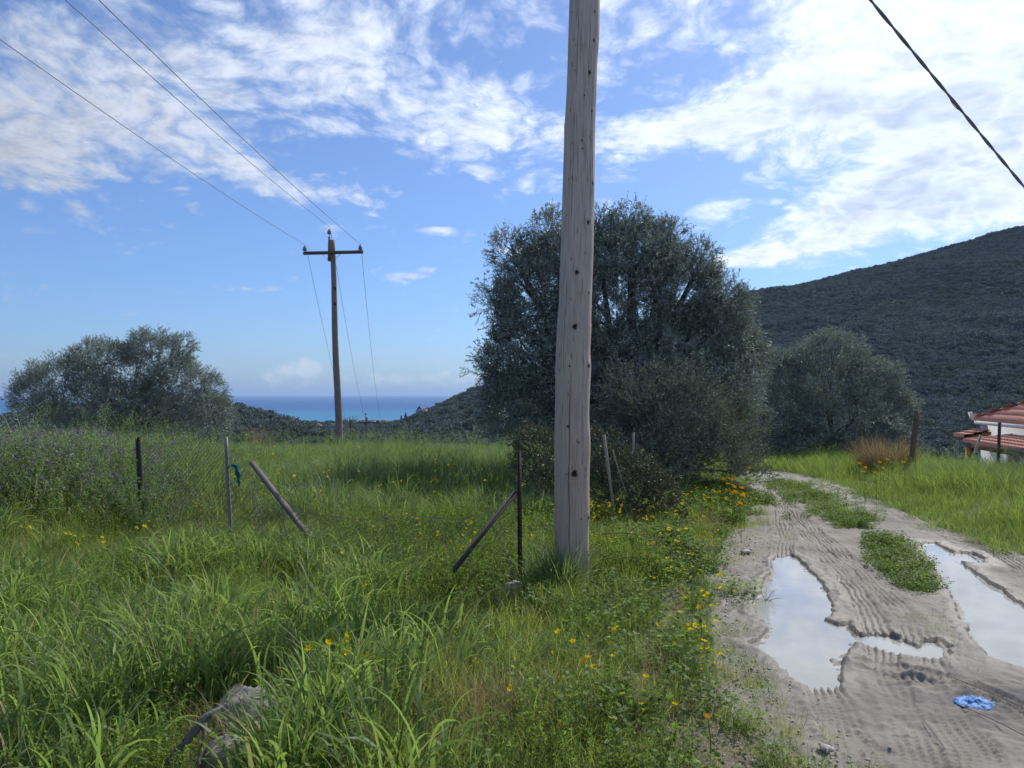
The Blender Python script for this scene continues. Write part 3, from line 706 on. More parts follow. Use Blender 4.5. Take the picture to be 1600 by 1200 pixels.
def grow():
    # 1 tall arching grass of the field left of the track
    def tall(n, x0, x1, y0, y1, seed):
        x, y = field_points(n, x0, x1, y0, y1)
        d = road_l(y) - x                      # metres left of the track
        f = fbm(x, y, 1.7, 3, seed)
        dens = sst(d, 0.9, 2.2) * (0.55 + 0.45 * sst(f, -0.5, 0.3))
        dens = dens * np.where(y < 5.6, sst(-x, -0.6, 1.0) * 0.85 + 0.15, 1)
        k = (rng.random(len(x)) < dens) & clear(x, y, .14); return x[k], y[k], f[k]
    x, y, f = tall(5200, -9, 3, 3.0, 9.0, 51)
    s = (0.78 + 0.22 * np.clip(f, -1, 1)) * np.where(y < 5.6, 0.78, 1.0) * np.where(np.abs(x - .4) < 1.6, 0.72, 1) * np.where((y > 5.2) & (x > -5.2), .62 + .2 * sst(y, 7.9, 8.6), 1)
    spread('tall_grass', tall_grass(9), x, y, s, 'tall arching green grass filling the field left of the wooden pole', tint=np.clip(fbm(x, y, 0.9, 2, 77) * 0.9 - 0.15, 0, 0.6))
    x, y, f = tall(16000, -20, 4, 9.0, 24.0, 52)
    bl = rng.random(len(x)) < .5 + .4 * sst(fbm(x, y, 2.6, 2, 171), -.2, .3)
    spread('meadow_grass', tall_grass(5, M['meadow']), x[bl], y[bl], (0.86 + 0.3 * np.clip(f[bl], -1, 1)) * (.7 + .5 * sst(fbm(x[bl], y[bl], .7, 2, 201), -.5, .6)) * (1 + .18 * sst(-x[bl], 1.5, 3) * (y[bl] < 13)), 'darker blue green grass in drifts through the meadow')
    x, y, f = x[~bl], y[~bl], f[~bl]
    spread('meadow_grass', tall_grass(6), x, y, (0.82 + 0.3 * np.clip(f, -1, 1)) * (.7 + .5 * sst(fbm(x, y, .7, 2, 202), -.5, .6)) * (1 + .18 * sst(-x, 1.5, 3) * (y < 13)), 'dense green meadow beyond the broken wire fence', tint=np.clip(fbm(x, y, 1.6, 2, 78) * 0.8 - 0.1, 0, 0.45))
    x, y = field_points(5200, -34, 6, 24, 46, 4); spread('meadow_grass', tall_grass(5, M['meadow']), x, y, .95 + 0.2 * np.clip(fbm(x, y, 3, 2, 53), -1, 1), 'far edge of the meadow below the olive tree and line pole')
    # 2 broad leaved grass, in stands near the lower left
    x, y = field_points(4200, -5, 1.2, 2.8, 7.0); f = fbm(x, y, 0.8, 2, 61); k = (rng.random(len(x)) < (sst(f, -0.1, 0.45) * .8 + .2 * (y < 5)) * sst(-x, 0.0, 1.2)) & clear(x, y, .12); x, y = x[k], y[k]
    spread('broad_grass', wide_grass(8), x, y, rng.uniform(0.75, 1.15, len(x)), 'broad bladed wild barley in the lower left')
    a = rng.uniform(0, 6.28, 26); x = .33 + .13 * np.cos(a); y = 6.08 + .13 * np.sin(a)
    spread('pole_foot_grass', tall_grass(4, M['meadow']), x, y, rng.uniform(.6, .95, 26), 'tall dark grass tuft at the left foot of the great pole')
    # 3 short grass along the verge and between the tracks
    x, y = field_points(12000, -5, 5.5, 2.7, 15); d = road_l(y) - x; f = fbm(x, y, 0.6, 3, 62)
    k = (rng.random(len(x)) < sst(d + 0.30 * f, -0.38, 0.12) * (1 - 0.75 * sst(d, 2.2, 3.6)) * (0.35 + .65 * sst(f, -.5, .2))) & clear(x, y); x, y, d = x[k], y[k], d[k]
    yel = rng.random(len(x)) < 0.30 + 0.35 * sst(fbm(x, y, 0.7, 2, 63), 0, .5)
    sz = 0.55 + 0.55 * sst(d, 0.1, 1.2)
    spread('verge_grass', short_grass(7, M['grass']), x[~yel], y[~yel], sz[~yel] * rng.uniform(0.8, 1.2, (~yel).sum()), 'short green grass on the verge left of the track')
    spread('yellowish_grass', short_grass(6, M['grass_yellow']), x[yel], y[yel], sz[yel] * rng.uniform(0.8, 1.2, yel.sum()), 'short yellowish grass on the verge left of the track')
    # 4 low leafy weeds everywhere under the grass
    x, y = field_points(6000, -6, 5.5, 2.8, 13.5); d = road_l(y) - x
    k = (rng.random(len(x)) < sst(d + 0.25 * fbm(x, y, 0.5, 3, 64), -0.12, 0.40) * (.45 + .55 * sst(y, 5, 7)) * (1 - .75 * sst(d, 1.5, 3)) * (.35 + .65 * sst(fbm(x, y, 1.1, 2, 99), -.2, .3))) & clear(x, y); x, y = x[k], y[k]
    spread('ground_cover', ground_leaf(8), x, y, rng.uniform(0.7, 1.4, len(x)), 'low clover leaved weeds between the grass beside the track')
    x, y = field_points(1500, -5.5, 2, 2.8, 9); f = fbm(x, y, 0.9, 2, 65); k = (rng.random(len(x)) < sst(f, 0.0, 0.5)) & (road_l(y) - x > 0.5) & clear(x, y)
    k |= (y < 3.45) & (x < -1.3) & (rng.random(len(x)) < 0.9)
    spread('feathery_weeds', feather_weed(6), x[k], y[k], rng.uniform(0.6, 1.1, k.sum()), 'feathery small leaved weeds among the near grass')
    # 5 yellow flowers, thick to the right of the pole
    cx, cy, cr = [], [], []
    for (px, py, n, sp) in [(960, 840, 30, .36), (1010, 815, 12, .35), (905, 830, 6, .3), (1080, 850, 14, .5), (740, 900, 12, .35), (1000, 900, 10, .5), (1130, 800, 12, .5), (1105, 1060, 8, .10),
                            (1120, 950, 6, .3), (560, 1110, 5, .1), (950, 1150, 5, .5), (270, 880, 16, .6), (300, 820, 22, .5), (620, 1000, 8, .8), (1070, 1000, 5, .4), (1160, 900, 4, .2), (700, 860, 10, .5)]:
        X, Y = G(px, py); cx += list(X + rng.normal(0, sp, n)); cy += list(Y + rng.normal(0, sp, n))
    cx, cy = np.array(cx), np.array(cy); k = (road_l(cy) - cx > 0.05) & (cy > 3) & clear(cx, cy); cx, cy = cx[k], cy[k]
    spread('yellow_flowers', yellow_plant(8), cx, cy, rng.uniform(0.6, 1.25, len(cx)) * np.where(cy > 6.5, 1.12, 1.0), 'small yellow flowers scattered in the grass beside the track')
    x, y = field_points(260, -9, 1, 8.6, 15); k = rng.random(len(x)) < sst(fbm(x, y, 1.1, 2, 66), 0.1, 0.5); x, y = x[k], y[k]
    spread('meadow_flowers', yellow_plant(5, hh=(0.42, 0.58), rf=(0.010, 0.017)), x, y, rng.uniform(0.9, 1.2, len(x)), 'pale yellow flowers dotted through the meadow')
    # 6 purple vetch on the bank at the far left and on the right verge
    x = np.concatenate([rng.normal(-6.0, .85, 400), rng.normal(-4.1, .3, 12), rng.normal(8.7, 1.1, 110)]); y = np.concatenate([rng.normal(9.0, .9, 400), rng.normal(8.1, .3, 12), rng.normal(13.6, .8, 110)])
    k = ((rng.random(len(x)) < .25 + .75 * sst(fbm(x, y, .9, 2, 188), -.1, .3)) | (x < -4.6)) & (y > 6.3) & ((x < -3.0) | (x > 7.0)) & (x > -9.5); x, y = x[k], y[k]
    spread('purple_vetch', vetch(7), x, y, np.where(x < 0, rng.uniform(0.82, 1.22, len(x)), rng.uniform(.55, .72, len(x))), 'scrambling vetch with purple flower spikes')
    # 7 dead grass
    x, y = field_points(800, -5, 4, 2.8, 11); f = fbm(x, y, 0.5, 2, 67); k = (rng.random(len(x)) < sst(f, 0.15, 0.55)) & (road_l(y) - x > 0.1) & clear(x, y); x, y = x[k], y[k]
    xx, yy = G(770, 1165); x = np.concatenate([x, rng.normal(xx, .22, 34), rng.normal(-1.25, .1, 12)]); y = np.concatenate([y, rng.normal(yy, .2, 34), rng.normal(3.35, .1, 12)])
    k = clear(x, y) | (x < -1.1); x, y = x[k], y[k]
    spread('dead_grass', dry_tuft(6), x, y, rng.uniform(0.5, 1.0, len(x)), 'dead straw coloured grass caught among the green')
    # 8 right verge
    x = rng.uniform(4.9, 16, 11000); y = rng.uniform(5.5, 23, 11000); d = x - road_r(y); f = fbm(x, y, 0.8, 3, 68)
    k = (rng.random(len(x)) < sst(d + .2 * f, 0.15, 1.0) * 0.75) & (x < 0.72 * y + 3); xa, ya, da = x[k], y[k], d[k]
    spread('right_verge_grass', tall_grass(7), xa, ya, (0.34 + 0.38 * sst(da, 0.2, 1.6)) * (.62 + .55 * sst(fbm(xa, ya, .6, 2, 203), -.5, .6)), 'bright green grass on the bank right of the track', tint=np.clip(fbm(xa, ya, 1.2, 2, 79) * .5, 0, .4))
    k = (rng.random(len(x)) < sst(d + .25 * f, 0.0, .35) * (1 - sst(d, 1.0, 1.7))) & (x < 0.72 * y + 3); xa, ya = x[k], y[k]
    spread('right_verge_turf', short_grass(5, M['grass']), xa, ya, rng.uniform(.7, 1.1, len(xa)), 'short turf at the edge of the right wheel track')
    # 9 beyond the bend of the track
    x = rng.uniform(2.5, 13, 4200); y = rng.uniform(15.3, 24, 4200); k = (road_in(x, y) < -0.05); x, y = x[k], y[k]
    spread('lane_end_grass', short_grass(5, M['grass']), x, y, rng.uniform(1.0, 2.0, len(x)), 'green grass under the smaller tree where the track bends away')
    # 10 the green strip between the wheel tracks
    def strip(pixpoly, n, zs):
        px = np.interp(rng.random(n), np.linspace(0, 1, len(pixpoly)), [p[0] for p in pixpoly]); i = (rng.random(n) * (len(pixpoly) - 1))
        pp = np.array(pixpoly, float); j = i.astype(int); fr = (i - j)[:, None]; q = pp[j] * (1 - fr) + pp[j + 1] * fr
        wx = q[:, 0] + rng.normal(0, 1, n) * q[:, 2] * .72
        wy = q[:, 1] + rng.normal(0, 1, n) * q[:, 2] * .25
        Y = EYE * 1200 / (wy - 617); return (wx - 800) / 1200 * Y, Y
    xs, ys = strip([(1215, 750, 14), (1240, 760, 24), (1270, 780, 30), (1310, 803, 34), (1340, 817, 22)], 250, 1)
    x2, y2 = strip([(1372, 846, 12), (1395, 866, 30), (1412, 893, 32), (1440, 920, 16)], 130, 1)
    x3, y3 = strip([(1445, 925, 22), (1460, 960, 26), (1470, 995, 22), (1530, 1055, 16)], 46, 1)
    x = np.concatenate([xs, x2]); y = np.concatenate([ys, y2]); kt = clear(x, y); x, y = x[kt], y[kt]
    spread('strip_weeds', ground_leaf(7, (0.02, 0.13), 60, 0.11, (0.012, 0.022)), x, y, rng.uniform(0.7, 1.15, len(x)), 'leafy green weeds on the strip between the wheel tracks', z=H(x, y) + .0, yscale=1)
    k = rng.random(len(x)) < .5
    spread('strip_daisies', yellow_plant(5, 'cream', (0.08, 0.16), (0.006, 0.010), (3, 7)), x[k], y[k], rng.uniform(0.8, 1.1, k.sum()), 'small cream coloured flowers on the strip between the wheel tracks')
    xt, yt = np.concatenate([x3, x[::6]]), np.concatenate([y3, y[::6]]); kt = clear(xt, yt); xt, yt = xt[kt], yt[kt]
    spread('strip_turf', short_grass(4, M['grass']), xt, yt, rng.uniform(0.25, .5, len(xt)), 'sparse turf on the crown of the track')
    # 11 sparse tufts on the bare left edge of the track
    y = rng.uniform(3.0, 11, 230); x = road_l(y) + np.abs(rng.normal(0, .16, 230)) - .05
    kp = np.ones(len(x), bool)
    for q in PUDW: kp &= sdf(x, y, q) > .06
    x, y = x[kp], y[kp]
    spread('edge_tufts', short_grass(4, M['grass_yellow']), x, y, rng.uniform(0.22, .5, len(x)), 'sparse small tufts on the bare left edge of the track')
    # 12 tall foxtail stalks, lower left
    pts = [(56, 1.0), (62, .95), (78, 1.05), (84, .98), (104, .9), (20, .8), (130, .85)]
    x = np.array([(p[0] - 800) / 1200 * 6.0 for p in pts]); y = 6.0 + rng.normal(0, .2, len(x))
    spread('foxtail_stalks', seed_stalk(4), x, y, np.array([p[1] for p in pts]) * .92, 'tall thin grass stalks with pale seed heads at the left edge', tiltv=.03)

# ------------------------------------------------------------------ trees and shrubs
def olive_twig(k, leaf=(0.045, 0.065), w=0.011, n=26, L=0.34, mat='olive', rnd=0.5, fuller=1.0):
    out = []
    for i in range(k):
        mb = MB(); P0 = np.zeros(3); bend = rng.normal(0, .18, 2)
        s = np.linspace(0, 1, 6); C = np.stack([bend[0] * s ** 2 * L, bend[1] * s ** 2 * L, s * L], -1)
        mb.tube(C, np.linspace(.0035, .0012, 6), 3, a=.5, cap=False, mi=1)
        for side in range(2):
            a = rng.uniform(0, 6.283); b = s[2] * L; e = np.array([math.cos(a) * L * .45, math.sin(a) * L * .45, b + L * .45])
            mb.tube([C[2], (C[2] + e) / 2 + [0, 0, .01], e], [.0025, .002, .001], 3, a=.5, cap=False, mi=1)
            m = n // 2; t_ = rng.uniform(.2, 1, m)[:, None]; leafquads(mb, C[2] + (e - C[2]) * t_, (e - C[2])[None] / L + rdir(m) * rnd, rng.uniform(*leaf, m), w)
        t_ = rng.uniform(0.1, 1, n); ps = np.stack([np.interp(t_, s, C[:, q]) for q in range(3)], -1)
        leafquads(mb, ps, np.array([0, 0, .55]) + rdir(n) * rnd * 1.3, rng.uniform(*leaf, n), w * rng.uniform(.8, 1.2, n))
        out.append(mb.mesh('leafy_twig', [M[mat], M['twig']]))
    return out
TW = {}
def crown_points(blobs, step, inner=0.35, up=0.5):
    """points through the outer shell of overlapping lumps, denser outside"""
    P_, D_ = [], []
    for (cx, cy, cz, rx, ry, rz) in blobs:
        area = 4 * math.pi * ((rx * ry) ** 1.6 / 3 + (rx * rz) ** 1.6 / 3 + (ry * rz) ** 1.6 / 3) ** (1 / 1.6)
        n = int(area / step ** 2)
        d = rdir(n); d = d[d[:, 2] > -0.75]
        n = len(d); rr = 1 - inner * rng.random(n) ** 1.4
        lump = 1 + 0.13 * fbm(d[:, 0] * 2 + cx, d[:, 1] * 2 + d[:, 2] * 1.7 + cy, .6, 3, cx)
        p = np.array([cx, cy, cz]) + d * np.array([rx, ry, rz]) * (rr * lump)[:, None]
        dd = d * [1 / rx, 1 / ry, 1 / rz]; dd /= np.linalg.norm(dd, axis=1)[:, None]
        dd = dd + rng.normal(0, .35, dd.shape); dd[:, 2] += up
        P_.append(p); D_.append(dd)
    P_ = np.concatenate(P_); D_ = np.concatenate(D_)
    keep = np.ones(len(P_), bool)          # take out what lies deep inside another lump
    for (cx, cy, cz, rx, ry, rz) in blobs:
        q = ((P_ - [cx, cy, cz]) / [rx, ry, rz]); keep &= (q ** 2).sum(1) > 0.42
    return P_[keep], D_[keep]
def limbs(base, blobs, r0, n_extra=2):
    mb = MB(); base = np.array(base, float)
    top = np.mean([b[:3] for b in blobs], 0); fork = base + (top - base) * .38; fork[2] = base[2] + (top[2] - base[2]) * .35
    mb.tube([base - [0, 0, .2], base + [0.02, .01, .12], base + (fork - base) * .5 + [.05, .04, 0], fork], [r0 * 1.5, r0 * 1.1, r0 * .95, r0 * .8], 10, wob=.1)
    for b in blobs:
        c = np.array(b[:3]); mid = (fork + c) / 2 + rng.normal(0, .12, 3)
        mb.tube([fork, mid, c], [r0 * .45, r0 * .26, r0 * .08], 7, wob=.08)
        for q in range(n_extra + 3):
            d = rdir(1, .3)[0] * np.array(b[3:]) * .85; e = c + d
            mb.tube([mid + (c - mid) * rng.random(), (c + e) / 2 + rng.normal(0, .06, 3), e], [r0 * .16, r0 * .09, r0 * .03], 5)
    return mb
def make_tree(name, label, cat, base, blobs, step, twigs, r0=0.14, scale=(0.8, 1.25), inner=.35, group=None, part='crown', up=.5):
    bx, by, bz = base; root = empty(name, base); tag(root, label, cat, group)
    rel = [(b[0] - bx, b[1] - by, b[2] - bz, *b[3:]) for b in blobs]
    limbs((0, 0, 0), rel, r0).build('trunk', M['bark'], root, smooth=True)
    p, d = crown_points(rel, step, inner, up); z = p[:, 2] + bz; k = p[:, 2] > 0.03; p, d = p[k], d[k]
    n = len(p); o = scatter(part, twigs, p, orient(d, rng.uniform(0, 6.28, n)), rng.uniform(*scale, n), rng.integers(0, len(twigs), n), parent=root)
    o['kind'] = 'stuff'; return root
def pb(px, py, Y, rpx, rpy, ry=None):
    """a lump of a crown given by where it shows and how big it looks"""
    c = P(px, py, Y); k = Y / 1200; return (c.x, c.y, c.z, rpx * k, ry if ry else rpx * k * .85, rpy * k)
def trees():
    TW['olive'] = olive_twig(7); TW['small'] = olive_twig(6, (0.022, 0.042), .010, 30, .36, 'olive_dark', .8); TW['scrub'] = olive_twig(6, (0.020, 0.036), .016, 30, .22, 'scrub', .9)
    TW['big'] = olive_twig(5, (0.06, 0.09), .018, 34, .5)
    # the great olive behind the pole
    b = [pb(965, 480, 14.8, 110, 110), pb(850, 470, 14.7, 72, 92), pb(985, 410, 15.0, 62, 62), pb(900, 420, 15.1, 62, 62), pb(1052, 462, 14.8, 66, 70),
         pb(1105, 545, 14.6, 62, 70), pb(820, 560, 14.4, 56, 76), pb(880, 600, 14.0, 84, 90), pb(1000, 600, 14.0, 100, 90), pb(1100, 630, 14.0, 76, 76),
         pb(825, 635, 14.2, 66, 52), pb(1000, 690, 13.6, 110, 50), pb(1150, 560, 15.0, 34, 60), pb(1094, 416, 14.9, 20, 34), pb(990, 348, 15.0, 20, 24), pb(1045, 375, 15.0, 20, 24), pb(800, 395, 14.8, 20, 34), pb(772, 470, 14.8, 16, 20), pb(858, 362, 14.9, 20, 26), pb(935, 348, 15, 14, 20), pb(1150, 475, 14.8, 18, 22), pb(765, 575, 14.5, 16, 18), pb(1125, 460, 14.8, 22, 26)]
    b = [(q[0] - .02, q[1], q[2] - .07, q[3] * .93, q[4] * .95, q[5] * .94) for q in b]
    make_tree('olive_tree', 'great round olive tree standing right behind the near wooden pole', 'olive tree', (2.15, 14.6, Hs(2.15, 14.6)), b, .086, TW['olive'], .22, inner=.42)
    # the paler wild olive in front of it
    b = [pb(1020, 670, 11.9, 50, 56), pb(975, 650, 12.2, 36, 40), pb(1078, 660, 12.0, 44, 50), pb(1100, 715, 11.6, 60, 56), pb(1010, 735, 11.5, 56, 34), pb(1150, 705, 13.0, 36, 56), pb(1038, 600, 12.2, 18, 26), pb(965, 608, 12.2, 16, 20), pb(1088, 606, 12.2, 14, 22), pb(1003, 618, 12.1, 14, 18), pb(1140, 650, 12.8, 20, 30), pb(1165, 740, 12.6, 26, 26)]
    make_tree('wild_olive_shrub', 'pale twiggy shrub growing against the foot of the great olive tree', 'shrub', (2.5, 11.9, Hs(2.5, 11.9)), b, .105, TW['small'], .05, (0.7, 1.35), .6, up=.9)
    # scrub with reddish young leaves beside the pole
    b = [pb(1000, 770, 9.3, 44, 40), pb(960, 760, 9.5, 34, 50), pb(940, 715, 9.9, 26, 36), pb(1030, 790, 9.1, 30, 30), pb(985, 745, 9.6, 34, 26)]
    make_tree('mastic_bush', 'low dark bush with reddish young leaves right of the pole', 'bush', (1.5, 9.4, Hs(1.5, 9.4)), b, .075, TW['scrub'], .03, (0.6, 1.1), .6)
    b = [pb(845, 730, 10.4, 34, 50), pb(830, 700, 10.8, 26, 30), pb(868, 760, 9.8, 26, 50)]
    make_tree('mastic_bush', 'low dark bush with reddish leaves just left of the pole', 'bush', (.38, 10.3, Hs(.38, 10.3)), b, .075, TW['scrub'], .03, (0.6, 1.1), .6)
    # the smaller tree beyond the bend
    b = [pb(1290, 600, 22.5, 72, 66), pb(1240, 610, 22.6, 54, 52), pb(1345, 625, 22.4, 56, 54), pb(1385, 660, 22.2, 38, 50), pb(1300, 560, 22.8, 44, 36), pb(1230, 660, 22.0, 56, 50), pb(1310, 670, 21.8, 90, 46), pb(1362, 592, 22.6, 40, 26), pb(1205, 590, 22.8, 26, 40), pb(1260, 700, 21.6, 70, 26), pb(1350, 695, 21.6, 60, 26), pb(1405, 640, 22.3, 20, 26), pb(1200, 680, 21.8, 34, 44)]
    make_tree('olive_tree', 'smaller rounded olive tree beyond the bend of the track', 'olive tree', (9.4, 22.3, Hs(9.4, 22.3)), b, .105, TW['big'], .10, (.45, .8), .55)
    # the olive on the left, combed by the wind
    b = [pb(190, 590, 26, 76, 44), pb(110, 610, 26, 72, 46), pb(60, 625, 26, 36, 34), pb(245, 570, 26, 46, 44), pb(270, 610, 26, 52, 50), pb(170, 635, 25.6, 100, 34), pb(318, 625, 25.5, 34, 44), pb(325, 650, 25, 34, 30),
         pb(155, 560, 26.2, 40, 24), pb(225, 545, 26.2, 26, 20), pb(282, 548, 26.2, 18, 20), pb(240, 655, 25.2, 60, 24)]
    make_tree('olive_tree', 'wide windswept olive tree at the far left beyond the meadow', 'olive tree', (-13.2, 26, Hs(-13.2, 26)), b, .105, TW['big'], .10, (.45, .8), .6)
    # tan dry grass clump by the right post
    mb = MB(); blades(mb, 1500, .48, (.5, 1.05), (.006, .012), (.05, .6), (.1, .9), 6)
    x, y = (1386 - 800) / 1200 * 16, 16.0
    tag(mkobj('dry_grass_clump', mb.mesh('dry_grass_clump', M['dry']), loc=(x, y, Hs(x, y) - .03)), 'tan clump of dry grass standing beside the leaning wooden post', 'dry grass')
    x, y = (405 - 800) / 1200 * 30, 30.0
    mb = MB(); blades(mb, 260, .5, (.7, 1.5), (.008, .014), (.05, .4), (.1, .6), 6)
    tag(mkobj('dry_reed_clump', mb.mesh('dry_reed_clump', M['dry']), loc=(x, y, Hs(x, y) - .03)), 'pale dry reeds on the meadow edge just left of the line pole', 'reeds')
# ------------------------------------------------------------------ far woods
def far_protos(k, mat, n=520, leaf=0.20):
    out = []
    for i in range(k):
        mb = MB(); lumps = [(0, 0, .45, .55)] + [(rng.normal(0, .42), rng.normal(0, .42), rng.uniform(.35, .8), rng.uniform(.28, .45)) for q in range(6)]
        for (x, y, z, r) in lumps:
            m = int(n * r / 3.0); d = rdir(m, .3); p = np.array([x, y, z]) + d * [r, r, r * .8] * (1 - .25 * rng.random(m))[:, None]
            leafquads(mb, p, d * .3 + rdir(m), leaf, leaf * .8, nrm=d)
            th = np.arange(6) / 6 * 6.283
            V = [(x, y, z + r * .62)] + [(x + r * .62 * math.cos(a), y + r * .62 * math.sin(a), z + .1 * r) for a in th] + [(x + r * .45 * math.cos(a), y + r * .45 * math.sin(a), z - .75 * r) for a in th]
            T = [(0, 1 + q, 1 + (q + 1) % 6) for q in range(6)]; Q = [(1 + q, 7 + q, 7 + (q + 1) % 6, 1 + (q + 1) % 6) for q in range(6)]
            mb.add(V, Q, T, a=.25)
        out.append(mb.mesh('far_foliage', mat))
    return out
def far_woods():
    dark = far_protos(6, M['far_leaf']); silver = far_protos(4, M['far_silver'])
    n = 46000; y = np.sqrt(rng.uniform(140 ** 2, 700 ** 2, n)); t = rng.uniform(.12, .98, n); x = t * y + 10
    z = H(x, y); s = rng.uniform(1.6, 3.3, n) * (1 + .35 * fbm(x, y, 60, 2, 81)); k = rng.random(n) < 0.95 + .3 * fbm(x, y, 26, 3, 82)
    x, y, z, s = x[k], y[k], z[k], s[k]; n = len(x); rot = np.stack([np.zeros(n), np.zeros(n), rng.uniform(0, 6.28, n)], -1)
    s = s * (.8 + .5 * sst(fbm(x, z * 2, 34, 3, 181), -.5, .5)); pk = np.where(rng.random(n) < .05 + .35 * sst(fbm(x * .6, z * 1.4, 30, 3, 182), .1, .6), rng.integers(6, 10, n), rng.integers(0, 6, n))
    o = scatter('hill_scrub', dark + silver, np.stack([x, y, z - .5], -1), rot, np.stack([s * 1.15, s * 1.15, s], -1), pk); tag(o, 'dark evergreen scrub covering the great hill on the right', kind='stuff')
    # low country: groves on the flats, thick on the ridges
    n = 21000; y = 50 * (1080 / 50) ** (rng.random(n) ** .62); x = rng.uniform(-.80, .30, n) * y; z = H(x, y)
    base = np.interp(y, YB, ZB); up = z - base
    f = fbm(x, y, 70, 3, 83); dens = np.where(up > 3, .95, .25 + .6 * sst(f, -.2, .4)); dens = np.where((y < 120) & (np.abs(x + .19 * y) < 8), .15, dens)
    k = (rng.random(n) < dens) & far_clear(x, y); x, y, z, up = x[k], y[k], z[k], up[k]; n = len(x)
    sil = (rng.random(n) < np.where(up > 6, .3, .6)) & (y < 900); s = rng.uniform(1.6, 3.2, n) * np.where(y > 700, 1.2, 1.0); s = np.where(y < 110, s * .8, s)
    rot = np.stack([np.zeros(n), np.zeros(n), rng.uniform(0, 6.28, n)], -1); pts = np.stack([x, y, z - .3], -1); sc3 = np.stack([s * 1.1, s * 1.1, s], -1)
    o = scatter('lowland_woods', dark, pts[~sil], rot[~sil], sc3[~sil], rng.integers(0, 6, (~sil).sum())); tag(o, 'dark woods on the headland and the ridge between field and sea', kind='stuff')
    o = scatter('olive_groves', silver, pts[sil], rot[sil], sc3[sil], rng.integers(0, 4, sil.sum())); tag(o, 'grey green olive groves on the flats before the sea', kind='stuff')
def hit(px, py, y0=60, y1=1100):
    Y = np.linspace(y0, y1, 3000); x = (px - 800) / 1200 * Y; z = EYE - (py - 617) / 1200 * Y; g = H(x, Y); k = np.nonzero(g >= z)[0]
    i = k[0] if len(k) else len(Y) - 1
    return x[i], Y[i], g[i]
FAR = [(664, 650, 6.5, 11, 'ochre', 'tall ochre house among trees on the headland', 0), (679, 642, 6, 4.5, 'white', 'small white house higher on the headland, right of the ochre one', 1),
       (647, 659, 6, 5.5, 'pink', 'little dull pink house below the headland, beside the cypresses', 0), (568, 662, 9, 4, 'pink', 'low tiled house on the shore plain right of the line pole', 0),
       (583, 661.5, 7, 3.6, 'white', 'low white house on the shore plain, between two tiled roofs', 0), (600, 662, 9, 4, 'pink', 'low tiled house on the shore plain nearest the cypresses', 0),
       (498, 668, 8, 4, 'ochre', 'low ochre house left of the line pole among olive groves', 0), (745, 675, 10, 7, 'ochre', 'pale yellow shed below the headland beside the great olive tree', 1)]
CYP = [(627, 663, 4.4, 14, 'slim dark cypress, leftmost of the three below the headland'), (634, 663, 4.8, 18, 'slim dark cypress, middle of the three below the headland'), (642, 664, 4.4, 12, 'slim dark cypress, rightmost and lowest of the three'), (655, 655, 12, 20, 'broad dark conical tree beside the tall ochre house')]
FARPOS = [hit(f[0], f[1]) for f in FAR]; CYPPOS = [hit(f[0], f[1]) for f in CYP]
def far_clear(x, y):
    k = np.ones(len(x), bool)
    for (fx, fy, _), f in list(zip(FARPOS, FAR)) + list(zip(CYPPOS, CYP)):
        w = f[2] / 1200 * fy / 2 + 1.2; dx = x - fx * y / fy; k &= ~((np.abs(dx) < w) & (y < fy + w) & (y > fy - 9 - .05 * fy))
    return k
